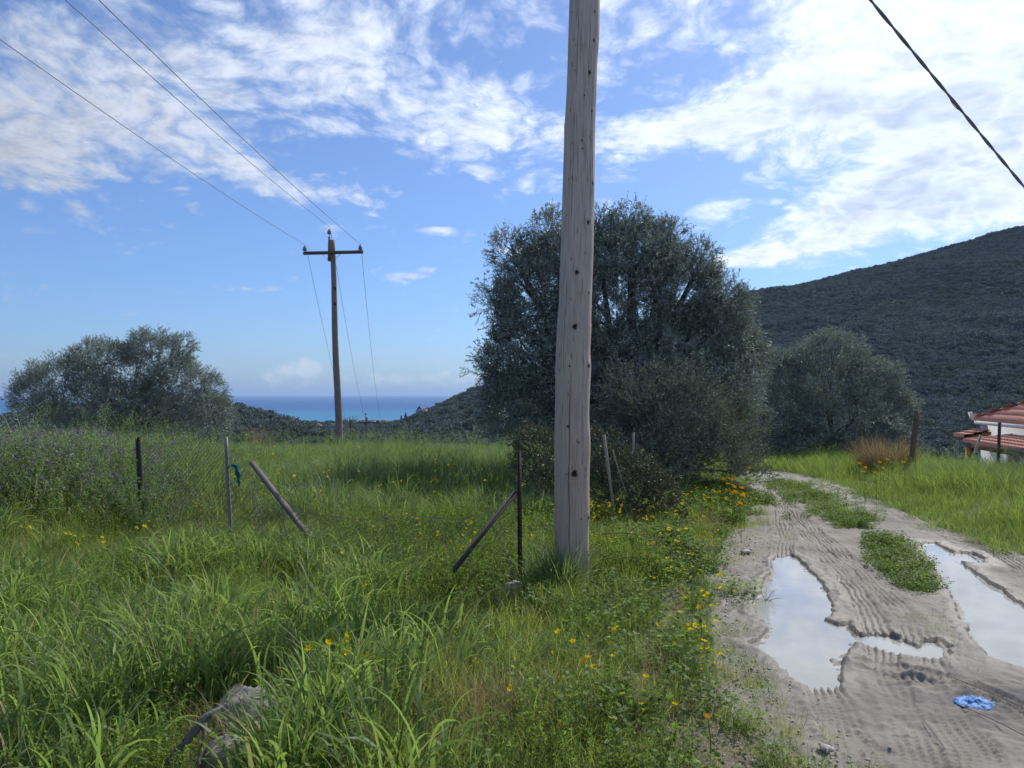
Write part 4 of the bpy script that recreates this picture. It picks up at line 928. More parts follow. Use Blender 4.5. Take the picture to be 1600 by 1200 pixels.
def far_things():
    walls = {'ochre': plainmat('ochre_plaster', (.62, .47, .30), .9, .1, .12, 1.5), 'white': plainmat('white_plaster_far', (.70, .69, .66), .9, .1, .08, 1.5), 'pink': plainmat('dull_pink_plaster', (.50, .36, .28), .9, .1, .12, 1.5)}
    rt = plainmat('far_roof_tiles', (.40, .17, .10), .9, .1, .3, 2.0); dk = plainmat('far_window_glass', (.03, .035, .04), .3, .5, .1)
    def house(px, py, Y, wpx, hpx, mat, label, flat=False):
        x, _, z = P(px, py, Y); g = Hs(x, Y); k = Y / 1200; w = wpx * k; h = 0; z0 = g - 1
        r = empty('far_house', (x, Y, z0)); tag(r, label, 'house', 'houses among the trees before the sea'); hh = z + h - z0
        mb = MB(); h = hpx * k; mb.box((0, 0, hh / 2), (w, w * .9, hh)); mb.build('wall', walls[mat], r)
        mb = MB(); a, b = w * .56, w * .5
        if flat: mb.box((0, 0, hh + .15), (w * 1.06, w * .96, .3)); 
        else: mb.add([(-a, -b, hh), (a, -b, hh), (a, b, hh), (-a, b, hh), (-a * .4, 0, hh + w * .28), (a * .4, 0, hh + w * .28)], [(0, 1, 5, 4), (2, 3, 4, 5), (0, 3, 2, 1)], [(1, 2, 5), (3, 0, 4)])
        mb.build('roof', walls[mat] if flat else rt, r)
        for i in (-1, 1):
            m = MB(); m.box((i * w * .22, -w * .455, hh - h * .45), (w * .16, .06, h * .3)); m.build('window', dk, r)
    for (x, Y, g), (px, py, w, h, mat, lab, fl) in zip(FARPOS, FAR): house(px, py - h, Y, w, h, mat, lab, bool(fl))
    def cypress(px, py, Y, wpx, hpx, label):
        x, _, z = P(px, py, Y); k = Y / 1200; h = hpx * k; w = wpx * k / 2; z0 = min(z, Hs(x, Y)); h = P(px, py - hpx, Y).z - z0
        r = empty('cypress', (x, Y, z0 - .3)); tag(r, label, 'cypress', 'cypresses near the shore houses')
        mb = MB(); mb.tube([(0, 0, 0), (0, 0, h * .6)], [.25, .08], 6); mb.build('trunk', M['bark'], r)
        mb = MB(); n = 420; s = rng.random(n); a = rng.random(n) * 6.28; rr = w * np.sin(np.clip(s * .92 + .08, 0, 1) ** .6 * 3.14) ** .7 * rng.uniform(.75, 1.1, n)
        p = np.stack([rr * np.cos(a), rr * np.sin(a), (.06 + .94 * s) * h], -1); leafquads(mb, p, np.array([0, 0, 1.]) + rdir(n) * .5, h * .10, h * .05)
        mb.build('crown', M['far_leaf'], r)
    for (x, Y, g), (px, py, w, h, lab) in zip(CYPPOS, CYP): cypress(px, py, Y, w, h, lab)
    # a pale airy tree right of the line pole
    Y = 75; b = [pb(551, 662, Y, 8, 7), pb(547, 655, Y, 5, 5), pb(555, 668, Y, 8, 6)]; x = P(551, 660, Y).x
    make_tree('young_tree', 'small pale airy tree just right of the line pole', 'tree', (x, Y, Hs(x, Y)), b, .42, TW['big'], .16, (1.2, 1.9), .8)


# ------------------------------------------------------------------ the near wooden pole
PY = 6.2; KP = PY / 1200
def wood_material():
    m, t, out = newmat('weathered_pole_wood'); co = t.node('ShaderNodeTexCoord').outputs['Object']
    mp = t.node('ShaderNodeMapping'); mp.inputs['Scale'].default_value = (1, 1, 0.05); t.l.new(co, mp.inputs[0])
    g1 = t.noise(mp.outputs[0], 70, 6, 0.65); g2 = t.noise(mp.outputs[0], 260, 4, 0.6); n1 = t.noise(co, 1.6, 4, 0.55)
    mp2 = t.node('ShaderNodeMapping'); mp2.inputs['Scale'].default_value = (1, 1, 0.22); t.l.new(co, mp2.inputs[0]); n3 = t.noise(mp2.outputs[0], 42, 3, 0.5)
    kn = attr(t, 'a')
    sep = t.node('ShaderNodeSeparateXYZ'); t.l.new(co, sep.inputs[0])
    low = t.m('SUBTRACT', 1.0, t.step(sep.outputs[2], 0.3, 3.2))
    c = t.ramp(g1, [(0.30, (0.28, 0.245, 0.22)), (0.5, (0.45, 0.405, 0.37)), (0.7, (0.53, 0.485, 0.445))])
    c = t.mix(t.m('MULTIPLY', low, 0.85), c, t.mix(g1, (0.29, 0.20, 0.155), (0.60, 0.455, 0.375)))
    c = t.mix(t.m('MULTIPLY', t.step(n1, 0.45, 0.7), 0.35), c, (0.30, 0.25, 0.22))
    c = t.mix(t.m('MULTIPLY', t.step(n3, 0.66, 0.72), 0.7), c, (0.10, 0.085, 0.08))
    c = t.mix(t.m('MULTIPLY', t.step(kn, 0.02, 1.0), 0.93), c, (0.022, 0.016, 0.015))
    h = t.m('ADD', t.m('MULTIPLY', g1, 0.7), t.m('MULTIPLY', g2, 0.3))
    principled(t, out, c, 0.82, 0.2, bump(t, h, 0.006, 0.8)); return m
M['wood'] = wood_material()
def near_pole():
    root = empty('utility_pole', (0.478, PY, 0)); tag(root, 'big pale weathered wooden pole with dark knots standing in the foreground grass', 'utility pole')
    tb = np.array([(-620, 908, 945), (0, 890, 937), (60, 888, 936.5), (100, 887, 933), (150, 885, 932), (200, 882, 930), (300, 879, 929), (400, 876, 927), (450, 874, 925), (485, 873, 924), (505, 870, 923), (520, 870, 924.5), (545, 869, 921), (575, 868, 924), (600, 868, 922), (650, 867, 920), (690, 866, 923), (715, 866, 922),
                   (760, 866, 920.5), (800, 866, 921.5), (830, 866, 919.5), (870, 868, 921), (900, 870, 920), (960, 871, 921)])
    nz, nt = 1150, 230; z = np.concatenate([np.linspace(-.25, 4.95, 980), np.linspace(4.96, 7.9, 170)])
    py = 617 - (z - EYE) / KP; l = np.interp(py, tb[:, 0], tb[:, 1]); r = np.interp(py, tb[:, 0], tb[:, 2])
    for a in (l, r):
        kk = np.hanning(61); kk /= kk.sum(); a[:] = np.convolve(np.pad(a, 30, 'edge'), kk, 'valid')
    cx = ((l + r) / 2 - 800) * KP - .478; R0 = (r - l) / 2 * KP
    th = np.arange(nt) / nt * 2 * math.pi
    TH, Z = np.meshgrid(th, z); R = R0[:, None] * np.ones_like(TH)
    R = R * (1 + .006 * fbm(np.cos(TH) * 2 + 5, Z * .9 + np.sin(TH) * 2, .8, 3, 90))
    R += .0012 * fbm(TH * 14, Z * .8, .5, 3, 91); A = np.clip(fbm(TH * 9, Z * 2.4, .5, 2, 95) - 0.95, 0, 1) * .8
    knots = [(919, 122, 6.5), (926, 72, 5), (908, 240, 3), (923, 180, 4), (917, 352, 6.5), (899, 430, 7.5), (896, 513, 9), (918, 573, 7), (888, 573, 3.6), (895, 738, 11), (918, 808, 7), (918, 866, 5.5), (924, 290, 5), (927, 28, 4), (918, 460, 4), (885, 665, 3.6), (906, 807, 2.6), (893, 25, 2.6), (895, 70, 2), (911, 158, 2.6), (907, 227, 3), (887, 285, 2.4), (897, 118, 1.8), (884, 340, 2.2), (902, 690, 2.5), (883, 738, 1.8), (884, 818, 1.6), (912, 400, 2), (890, 470, 1.8)]
    for q in range(26): knots.append((None, rng.uniform(-.2, 7.6), rng.uniform(2, 7)))
    for (kx, ky, s) in knots:
        if kx is None: t0 = rng.uniform(.1, math.pi - .1); z0 = ky
        else:
            z0 = EYE - (ky - 617) * KP; c0 = np.interp(z0, z, cx) + .478; r0 = np.interp(z0, z, R0)
            t0 = -math.acos(np.clip((((kx - 800) * KP) - c0) / r0, -.97, .97)) % (2 * math.pi)
        s = s * KP * .45; dt = (TH - t0 + math.pi) % (2 * math.pi) - math.pi
        du = dt * R0.mean(); dz = (Z - z0) * .78; d = np.hypot(du, dz) * (1 + .12 * np.sin(np.arctan2(dz, du) * 3 + s * 999))
        R += .55 * s * np.exp(-(d / (s * 2.3)) ** 2) - 1.15 * s * np.exp(-(d / (s * .85)) ** 4) - .22 * s * np.exp(-((d - 1.55 * s) / (.25 * s)) ** 2)
        A += np.exp(-(d / (s * .85)) ** 4) + .16 * np.exp(-((d - 1.5 * s) / (.2 * s)) ** 2) + .12 * np.exp(-(d / (s * 2.0)) ** 2)
    def crack(px0, z0, z1, w, dep):
        nonlocal R, A
        t0 = -math.acos(np.clip(((px0 - 893.5) * KP) / .145, -1, 1)) % (2 * math.pi); tw = t0 + .02 * fbm(Z * 1.3, 0 * Z + px0, .5, 3, 93)
        m = np.exp(-(((TH - tw + math.pi) % (2 * math.pi) - math.pi) / w) ** 2) * sst(Z, z0, z0 + .1) * (1 - sst(Z, z1 - .4, z1)); R -= dep * m; A += .85 * m
    crack(887, -.3, 1.9, .018, .012); crack(876, 1.4, 4.2, .010, .004); crack(903, 2.3, 4.9, .009, .003); crack(912, 3.0, 6.5, .010, .004); crack(899, -.2, 1.0, .008, .005); crack(908, .9, 2.6, .007, .004); crack(881, 2.9, 5.0, .008, .004)
    X = cx[:, None] + R * np.cos(TH); Yy = R * np.sin(TH)
    V = np.stack([X, Yy, Z], -1).reshape(-1, 3); n = nt; i = np.arange(len(z) - 1)[:, None] * n; j = np.arange(n)[None]; k = (j + 1) % n
    F = np.stack([i + j, i + k, i + n + k, i + n + j], -1).reshape(-1, 4)
    V = np.vstack([V, [[cx[-1], 0, 7.93]]]); T = np.stack([(len(z) - 1) * n + np.arange(n), (len(z) - 1) * n + (np.arange(n) + 1) % n, np.full(n, len(V) - 1)], -1)
    mkobj('pole_shaft', rawmesh('pole_shaft', V, [F, T], M['wood'], True, {'a': np.append(np.clip(A, 0, 1).ravel(), 0)}), root)
near_pole()

# ------------------------------------------------------------------ the line beyond it
def line_pole(loc, label, Hh=8.2, group='poles carrying the three overhead wires', lean=-.33, detail=True):
    root = empty('line_pole', loc); tag(root, label, 'utility pole', group)
    mb = MB(); s = np.linspace(0, 1, 26); mb.tube(np.stack([lean * s + .02 * np.sin(s * 9), 0 * s, -.4 + s * (Hh + .4)], -1), np.interp(s, [0, 1], [.165, .105]), 14, wob=.03)
    mb.tube([(lean - .13, .02, Hh - .9), (lean - .12, .02, Hh + .15)], [.07, .05], 8); mb.build('pole_shaft', M['linewood'], root, True)
    zc = Hh - .57; g = P(0, 0, 1)
    mb = MB(); mb.bar((lean - 1.20, -.13, zc - .02), (lean + 1.36, -.13, zc + .04), .10, .13); mb.build('crossarm', M['darkwood'], root)
    for (x, z) in ((lean - 1.14, zc + .08), (lean - .12, zc + .82), (lean + 1.24, zc + .12)):
        mb = MB(); mb.tube([(x, -.13 if z < zc + .5 else 0, z - .1), (x, -.13 if z < zc + .5 else 0, z + .1)], .014, 6)
        yy = -.13 if z < zc + .5 else 0
        pr = [(0.0, .05), (.03, .095), (.07, .10), (.08, .06), (.11, .085), (.15, .08), (.16, .045), (.20, .05), (.23, .02)]
        mb.tube([(x, yy, z + h) for h, _ in pr], [r for _, r in pr], 12); mb.build('insulator', M['black'], root, True)
    for s_ in (-1, 1):
        mb = MB(); mb.bar((lean + s_ * .42, -.16, zc - .04), (lean, -.14, zc - .42), .03, .012); mb.build('brace', M['galv'], root)
    if detail:
        for z in (Hh - 2.1, Hh - 2.75): mb = MB(); mb.box((lean * .7 + .06, -.14, z), (.09, .03, .13)); mb.build('number_plate', M['rust'], root)
    return root
M['linewood'] = plainmat('aged_line_pole_wood', (.20, .175, .165), .85, .2, .45, 6, .01)
M['darkwood'] = plainmat('dark_crossarm_wood', (.10, .085, .08), .85, .2, .3, 20)
def wires():
    A = {'left': [(-8.86, -5, 8.3), (-8.86, 33, 8.03), (-17.6, 82, -.8)], 'middle': [(-7.8, -5, 9.05), (-7.82, 33, 8.80), (-15.7, 82, -.75)], 'right': [(-6.5, -5, 8.35), (-6.50, 33, 8.08), (-14.1, 82, -.8)]}
    mb_lab = {'left': 'left overhead wire, from the left crossarm insulator to the top left sky', 'middle': 'middle overhead wire, from the topmost insulator of the line pole', 'right': 'right overhead wire, from the right crossarm insulator of the line pole'}
    for k, (a, b, c) in A.items():
        mb = MB()
        for (p, q, sag) in ((a, b, .42), (b, c, .8)):
            s = np.linspace(0, 1, 40)[:, None]; pts = np.array(p) * (1 - s) + np.array(q) * s; pts[:, 2] -= (4 * sag * s * (1 - s))[:, 0]; mb.tube(pts, .0085, 5)
        tag(mb.build('overhead_wire', M['black']), mb_lab[k], 'wire', 'overhead wires')
    line_pole((-7.4, 33, -.75), 'distant wooden line pole with a crossarm, standing at the meadow edge against the sea', 9.0)
    line_pole((-15.5, 82, -10.2), 'small line pole far down the slope where the three wires end', 9.4, lean=0, detail=False)
    line_pole((-7.6, -5, 0), 'wooden line pole with a crossarm standing behind the viewpoint', 8.5, lean=0)
    # the service cable: strands twisted about each other
    a = np.array([-7.6, -5, 5.95]); p1 = np.array(P(1360, 0, 3.7)); p2 = np.array(P(1600, 292, 4.5)); d = p2 - p1; e = p1 + d * 3.3
    n = 1500; s = np.linspace(0, 1, n)
    # one smooth curve through the four points
    Tn = np.cumsum([0] + [np.linalg.norm(y - x) for x, y in zip([a, p1, p2], [p1, p2, e])]); Pn = np.array([a, p1, p2, e]); co = [np.polyfit(Tn, Pn[:, i], 2 if i != 1 else 3) for i in range(3)]
    co = [np.polyfit(Tn, Pn[:, i], 3) for i in range(3)]; u = s * Tn[-1]; C = np.stack([np.polyval(c, u) for c in co], -1)
    root = empty('service_cable', tuple(a)); tag(root, 'thick twisted black cable crossing the top right corner of the sky', 'cable')
    tn = np.gradient(C, axis=0); tn /= np.linalg.norm(tn, axis=1)[:, None]; n1 = np.cross(tn, (0, 0, 1)); n1 /= np.linalg.norm(n1, axis=1)[:, None]; n2 = np.cross(tn, n1)
    for q, (r, off) in enumerate([(.0052, .0038), (.0052, .0038), (.0020, .0064)]):
        ph = u / .36 * 2 * math.pi + q * math.pi; oo = off + (q == 2) * .016 * np.clip(np.sin(u * 5.1) - .8, 0, 1) * 5 * .35
        mb = MB(); mb.tube(C - a + (np.cos(ph) * oo)[:, None] * n1 + (np.sin(ph) * oo)[:, None] * n2, r, 6); mb.build('strand', M['black'], root, True)
    x, y, z = e; mb = MB(); mb.tube([(x, y, -.5), (x + .02, y, z + .12)], [.07, .055], 10, wob=.05)
    tag(mb.build('cable_post', M['wood'], smooth=True), 'short wooden post at the low end of the twisted cable', 'post')
wires()

# ------------------------------------------------------------------ fences
def ground_post(name, px0, py0, px1, py1, Y, w, mat, label, cat='fence post', shape='tube', Y1=None, extra=0.0, wob=.06, sink=.25):
    t = P(px0, py0, Y); b = P(px1, py1, Y1 or Y); d = (b - t); g = Hs(b.x, b.y)
    if b.z > g - sink: b = t + d * ((t.z - g + sink) / max(t.z - b.z, .05)) if abs(d.z) > .3 * d.length else b
    mb = MB(); root = np.array(b)
    p, q = np.array(b) - root, np.array(t) - root
    if shape == 'tube': s = np.linspace(0, 1, 9)[:, None]; pts = p * (1 - s) + q * s + rng.normal(0, w * wob, (9, 3)) * [1, 1, 0]; mb.tube(pts, w / 2 * np.linspace(1.08, .9, 9), 9, wob=wob)
    elif shape == 'angle':  # rolled L section
        mb.bar(p, q, w, w * .14); dx = Vector((w / 2, 0, 0)); mb.bar(Vector(p) + Vector((w * .45, w * .45, 0)), Vector(q) + Vector((w * .45, w * .45, 0)), w * .14, w)
    else: mb.bar(p, q, w, w * .55)
    o = mb.build(name, mat, smooth=(shape == 'tube'), loc=tuple(root)); tag(o, label, cat); return o
def link_mesh(mb, A, B, C, D, nx, nz, r=.0016, wob=0.0):
    """diamond wire netting over the patch A(bottom left) B(bottom right) C(top right) D(top left)"""
    A, B, C, D = [np.array(v, float) for v in (A, B, C, D)]
    def pt(u, v):
        p = (A * (1 - u) + B * u) * (1 - v) + (D * (1 - u) + C * u) * v
        if wob: p = p + wob * np.array([math.sin(u * 9 + v * 5), math.cos(u * 7 - v * 4), math.sin(u * 11 + 2 * v)])
        return p
    for sg in (1, -1):
        for i in range(-nz, nx + nz):
            pts = []
            for j in range(nz + 1):
                u = (i + (j if sg > 0 else -j)) / nx
                if 0 <= u <= 1: pts.append(pt(u, j / nz))
            if len(pts) > 1: mb.tube(pts, r, 3, cap=False)
def fences():
    ground_post('fence_post', 213, 683, 217, 770, 8.4, .040, M['rust'], 'dark iron fence post at the left edge of the wire netting, beside the purple vetch', shape='angle')
    ground_post('fence_post', 353, 683, 359, 805, 7.6, .038, M['galv'], 'slim pale grey metal tube post beside the blue rag', wob=.02)
    ground_post('fallen_post', 393, 722, 482, 838, 7.3, .052, M['greywood'], 'broken grey wooden post leaning hard to the left over sagging netting', shape='plank', Y1=7.0)
    ground_post('fence_post', 808, 705, 810, 935, 6.2, .036, M['rust'], 'upright dark rusty iron post left of the great wooden pole', shape='angle')
    ground_post('fence_brace', 806, 768, 700, 902, 6.2, .046, M['rust'], 'slanting dark iron brace propped against the upright iron post', 'fence brace', shape='plank', Y1=5.95)
    ground_post('fence_post', 944, 680, 955, 768, 9.0, .055, M['stake'], 'pale split wooden stake just right of the great pole', shape='plank')
    ground_post('fence_post', 990, 676, 989, 720, 10.6, .042, M['galv'], 'thin pale stake against the dark foot of the olive tree', shape='plank')
    ground_post('dry_stick', 957, 703, 970, 745, 9.0, .014, M['stake'], 'thin bare dead stem between two stakes behind the pole', 'stem')
    ground_post('fence_post', 1433, 641, 1424, 728, 15.5, .12, M['stake_dark'], 'tall brown wooden post leaning right beside the dry grass clump', wob=.1)
    ground_post('fence_post', 1562, 660, 1560, 712, 16, .062, M['rust'], 'dark post standing in front of the red roofed house', shape='plank')
    ground_post('fence_post', 1496, 688, 1496, 716, 19, .045, M['galv'], 'small grey stake left of the house porch', shape='plank')
    ground_post('fence_post', 1532, 680, 1521, 712, 18, .055, M['galv'], 'leaning pale grey plank in front of the porch', shape='plank')
    ground_post('fence_post', 1607, 690, 1606, 740, 13.6, .05, M['galv'], 'grey metal post at the right edge ending the netting', shape='tube', wob=.02)
    # netting
    mb = MB(); a, b = P(215, 690, 8.4), P(354, 692, 7.6); g0 = Hs(a.x, a.y); g1 = Hs(b.x, b.y)
    link_mesh(mb, (a.x, a.y, g0 + .1), (b.x, b.y, g1 + .1), b, a, 26, 18, .0017, .006)
    c = P(400, 735, 7.3); link_mesh(mb, (b.x, b.y, g1 + .1), (c.x + .2, c.y, g1), (c.x, c.y, c.z), b, 9, 15, .0017, .012)
    root = mb.build('wire_netting', M['wire']); tag(root, 'rusty diamond wire netting strung between the leaning post and the iron post at left', 'wire netting')
    mb = MB(); p = [P(400, 745, 7.25), P(470, 800, 7.05), P(560, 812, 6.9), P(640, 806, 6.7), P(720, 812, 6.45), P(806, 790, 6.22)]
    for q0, q1 in zip(p[:-1], p[1:]):
        lo0 = Vector((q0.x, q0.y - .25, Hs(q0.x, q0.y) + .12)); lo1 = Vector((q1.x, q1.y - .25, Hs(q1.x, q1.y) + .12))
        link_mesh(mb, lo0, lo1, q1, q0, 9, 8, .0022, .03)
    mb.tube([tuple(v) for v in p], .003, 4)
    tag(mb.build('wire_netting', M['wire']), 'collapsed wire netting sagging through the grass towards the iron post', 'wire netting')
    mb = MB(); a, b = P(1572, 700, 14), P(1607, 700, 13.7); link_mesh(mb, (a.x, a.y, .1), (b.x, b.y, .1), b, a, 12, 24, .0035)
    tag(mb.build('wire_netting', M['galv']), 'grey diamond netting at the right edge in front of the house', 'wire netting')
    mb = MB(); c = np.array(P(470, 776, 7.1)); th = np.linspace(.5, 5.2, 24); pts = np.stack([c[0] + .10 * np.cos(th), c[1] + .04 * np.sin(th * 2), c[2] + .11 * np.sin(th)], -1); mb.tube(pts, .003, 5)
    pts2 = pts * 1.0 + [.05, .02, .02]; mb.tube(pts2[:18], .0028, 5); tag(mb.build('wire_coil', M['wire']), 'loop of loose wire curling up beside the leaning grey post', 'wire')
    # blue rag tied on the netting
    m, t, out = newmat('teal_rag'); co = t.node('ShaderNodeTexCoord').outputs['Object']; c = t.mix(t.noise(co, 60, 4), (0.0, .075, .11), (.01, .17, .22)); principled(t, out, c, .8, .2)
    mb = MB()
    for q in range(9):
        a = P(365, 726, 7.55); n = 14; s = np.linspace(0, 1, n); x = a.x + .055 * np.sin(s * 1.7) + rng.normal(0, .006) + .01 * np.sin(s * 14 + q); y = a.y - .02 + rng.normal(0, .01) + .008 * np.cos(s * 17 + q)
        z = a.z + .02 * np.sin(s * 3.1) * 1.6 - s ** 1.2 * (.19 + rng.uniform(-.03, .02)); mb.tube(np.stack([x, y, z], -1), .008 * (1 + .3 * np.sin(s * 30 + q)), 5, wob=.25)
    mb.tube([P(353, 738, 7.6), P(358, 729, 7.57), P(366, 727, 7.55)], .006, 5)
    tag(mb.build('blue_rag', m), 'frayed teal blue rope rag hanging on the netting beside the pale grey post', 'rag')
M['greywood'] = plainmat('grey_split_wood', (.13, .12, .115), .85, .2, .45, 22, .01)
M['stake'] = plainmat('pale_stake_wood', (.27, .235, .195), .85, .2, .3, 25, .004)
M['stake_dark'] = plainmat('brown_post_wood', (.16, .11, .085), .85, .2, .4, 14, .01)
fences()

# ------------------------------------------------------------------ stones, branch, blue scrap, marigolds
def rock(px, py, Y, size, label, mat=None, seed=0, sink=.3, name='stone'):
    x = (px - 800) / 1200 * Y; z = Hs(x, Y) if road_in(np.array([x]), np.array([Y]))[0] < -.05 else 0.0
    n = 22; th = np.linspace(0, math.pi, n)[:, None]; ph = (np.arange(2 * n) / (2 * n) * 2 * math.pi)[None]
    d = np.stack([np.sin(th) * np.cos(ph), np.sin(th) * np.sin(ph), np.cos(th) * np.ones_like(ph)], -1)
    r = 1 + .13 * fbm(d[..., 0] * 2 + seed, d[..., 1] * 2 + d[..., 2] * 1.3, .8, 4, seed) ; V = d * r[..., None]
    for k in range(4):   # broken flats
        nn = rdir(1)[0]; h = rng.uniform(.78, .95); pr = (V * nn).sum(-1); V = V - np.where(pr > h, pr - h, 0)[..., None] * nn
    V = V * np.array(size) / 2; V = V.reshape(-1, 3); m = 2 * n; i = np.arange(n - 1)[:, None] * m; j = np.arange(m)[None]; k = (j + 1) % m
    F = np.stack([i + j, i + m + j, i + m + k, i + k], -1).reshape(-1, 4)
    o = mkobj(name, rawmesh(name, V, F, mat or M['stone'], True), loc=(x, Y, z + size[2] * (.5 - sink))); tag(o, label, 'stone'); o.rotation_euler = (0, 0, rng.uniform(0, 3)); return o
def lichen_stone():
    m, t, out = newmat('lichen_stained_stone'); co = t.node('ShaderNodeTexCoord').outputs['Object']
    n1 = t.noise(co, 9, 5, .6); n2 = t.noise(co, 22, 5, .65); n3 = t.noise(t.vm('ADD', co, (3, 1, 2)), 7, 3, .5)
    c = t.ramp(n1, [(.3, (.13, .125, .12)), (.5, (.21, .205, .195)), (.7, (.29, .28, .265))]); c = t.mix(t.m('MULTIPLY', t.step(n3, .6, .7), .7), c, (.16, .07, .045)); c = t.mix(t.m('MULTIPLY', t.step(n2, .6, .68), .5), c, (.12, .115, .11))
    principled(t, out, c, .85, .2, bump(t, t.m('ADD', n1, n2), .02, .7)); return m
def small_things():
    ls = lichen_stone()
    rock(385, 1120, 3.62, (.36, .28, .34), 'large pale rounded stone stained with rust red lichen, behind the dead branch', ls, 2.1, .45)
    rock(352, 1200, 3.22, (.21, .19, .20), 'smaller bluish grey stone in front of the large lichen stained one', ls, 5.3, .35)
    rock(803, 948, 5.95, (.17, .13, .15), 'pale angular stone at the foot of the iron post', None, 1.2, .2)
    rock(946, 921, 6.3, (.13, .10, .09), 'pale pointed stone right of the foot of the great pole', None, 3.4, .2)
    rock(1165, 864, 7.75, (.12, .09, .045), 'flat white stone on the bare edge of the track', None, 4.1, .1)
    rock(1292, 1172, 3.45, (.06, .05, .03), 'small grey stone at the bottom edge of the track', None, 6.7, .1)
    rock(922, 896, 6.55, (.07, .06, .10), 'small white stone tucked close behind the great pole', None, 8.1, .1)
    # dead forked branch
    dw = plainmat('charred_grey_branch_wood', (.13, .125, .12), .8, .25, .55, 28, .012)
    mb = MB(); A = P(238, 1225, 3.05); B = P(290, 1160, 3.1); C = P(322, 1118, 3.15); D = P(349, 1103, 3.2); E = P(318, 1130, 3.13)
    z0 = Vector((A.x, A.y, Hs(A.x, A.y))); pts = [A + (A - B) * .3, A, (A + B) / 2 + Vector((0, 0, .004)), B, (B + C) / 2 + Vector((.004, 0, .004)), C, D]
    mb.tube([tuple(p - A) for p in pts], [.021, .020, .0185, .017, .017, .014, .004], 10, wob=.16)
    F_ = P(311, 1185, 3.08); K = P(300, 1222, 3.05); mb.tube([tuple(p - A) for p in (E, P(319, 1150, 3.12), F_, K)], [.013, .009, .008, .007], 8, wob=.12)
    tag(mb.build('dead_branch', dw, smooth=True, loc=tuple(A)), 'dark grey forked dead branch poking up in front of the big stone', 'branch')
    # roots and twigs beside the pole
    mb = MB(); A = P(924, 858, 6.5)
    for (pts, r) in [([(922, 858), (945, 868), (962, 873), (988, 868)], .009), ([(926, 880), (935, 868), (950, 872)], .006), ([(940, 835), (975, 832), (1010, 838), (1040, 845)], .006), ([(985, 830), (1000, 818), (1012, 832)], .004)]:
        mb.tube([tuple(P(*p, 6.6) - A) for p in pts], [r, r * .9, r * .7, r * .4][:len(pts)], 6, wob=.1)
    tag(mb.build('dead_twigs', M['twig'], loc=tuple(A)), 'bare dead twigs lying in the weeds right of the pole foot', 'twigs')
    mb = MB(); x, y = G(1196, 935)
    for (dx, dy, dz) in [(.10, .02, .10), (.03, .05, .12), (-.05, -.02, .09), (.12, -.06, .05), (-.02, -.10, .05)]: mb.tube([(0, 0, 0), (dx * .5, dy * .5, dz * .7), (dx, dy, dz)], [.003, .002, .001], 4)
    tag(mb.build('bare_twig', M['twig'], loc=(x, y, -.03)), 'little bare twig sticking out of the left puddle', 'twig')
    for (p, q), lab in zip([((1440, 1125), (1475, 1170)), ((1490, 1062), (1640, 1130)), ((1500, 1105), (1640, 1175))], ['short dry stalk lying on the mud left of the blue patch', 'long dry stalk lying on the mud beyond the blue patch', 'long dry stalk running right from just below the blue patch']):
        a, b = G(*p), G(*q); s = np.linspace(0, 1, 12); X = (b[0] - a[0]) * s; Y = (b[1] - a[1]) * s + .02 * np.sin(s * 3); mb = MB(); mb.tube(np.stack([X, Y, .010 + .008 * np.sin(s * 3.1)], -1), .0022, 5)
        tag(mb.build('dry_stalk', M['twig'], loc=(a[0], a[1], 0)), lab, 'stalk', 'dry stalks on the mud')
    # blue scrap
    x, y = G(1523, 1100); m, t, out = newmat('bright_blue_plastic'); co = t.node('ShaderNodeTexCoord').outputs['Object']
    n1 = t.noise(co, 70, 4, .6, 1.0); c = t.mix(t.step(n1, .4, .65), (.012, .12, .42), (.06, .36, .78)); c = t.mix(t.m('MULTIPLY', t.step(t.noise(co, 26, 4, .6), .58, .68), .55), c, (.24, .23, .2)); principled(t, out, c, .5, .4, bump(t, n1, .006))
    nr, na = 16, 56; r = np.linspace(0, 1, nr)[:, None]; a = (np.arange(na) / na * 2 * math.pi)[None]; rr = r * (1 + .09 * fbm(np.cos(a) * 2, np.sin(a) * 2, .4, 3, 31))
    X = .098 * rr * np.cos(a); Y = .082 * rr * np.sin(a); Z = .011 * (1 - r ** 4) * (1 + 1.5 * np.abs(fbm(X * 40, Y * 40 + X * 30, 1.0, 3, 32))) + 0 * a
    i = np.arange(nr - 1)[:, None] * na; j = np.arange(na)[None]; k = (j + 1) % na; F = np.stack([i + j, i + na + j, i + na + k, i + k], -1).reshape(-1, 4)
    tag(mkobj('blue_scrap', rawmesh('blue_scrap', np.stack([X, Y, Z], -1).reshape(-1, 3), F, m, True), loc=(x, y, .005)), 'crumpled bright blue patch pressed into the pale mud at lower right', 'scrap')
    # pebbles on the track edge
    mb = MB(); n = 700
    for q in range(n):
        if q < 560: y = rng.uniform(3.1, 9); x = road_l(y) + abs(rng.normal(0, .22)) - .1
        else: px, py = rng.normal(1235, 70), rng.normal(1200, 22); py = max(py, 1140); x, y = G(px, py)
        
        if any(sdf(np.array([x]), np.array([y]), qq)[0] < .05 for qq in PUDW): continue
        s = rng.uniform(.004, .013) * (1.1 if q > 560 else 1); R3 = rng.uniform(.6, 1.3, 6) * s
        V = [(x + R3[0], y, .008), (x, y + R3[1], .008), (x - R3[2], y, .008), (x, y - R3[3], .008), (x, y, .008 + R3[4] * .8), (x, y, 0)]
        mb.add(V, None, [(0, 1, 4), (1, 2, 4), (2, 3, 4), (3, 0, 4), (1, 0, 5), (2, 1, 5), (3, 2, 5), (0, 3, 5)])
    tag(mb.build('gravel', M['stone']), 'small grey pebbles along the left edge of the track', kind='stuff')
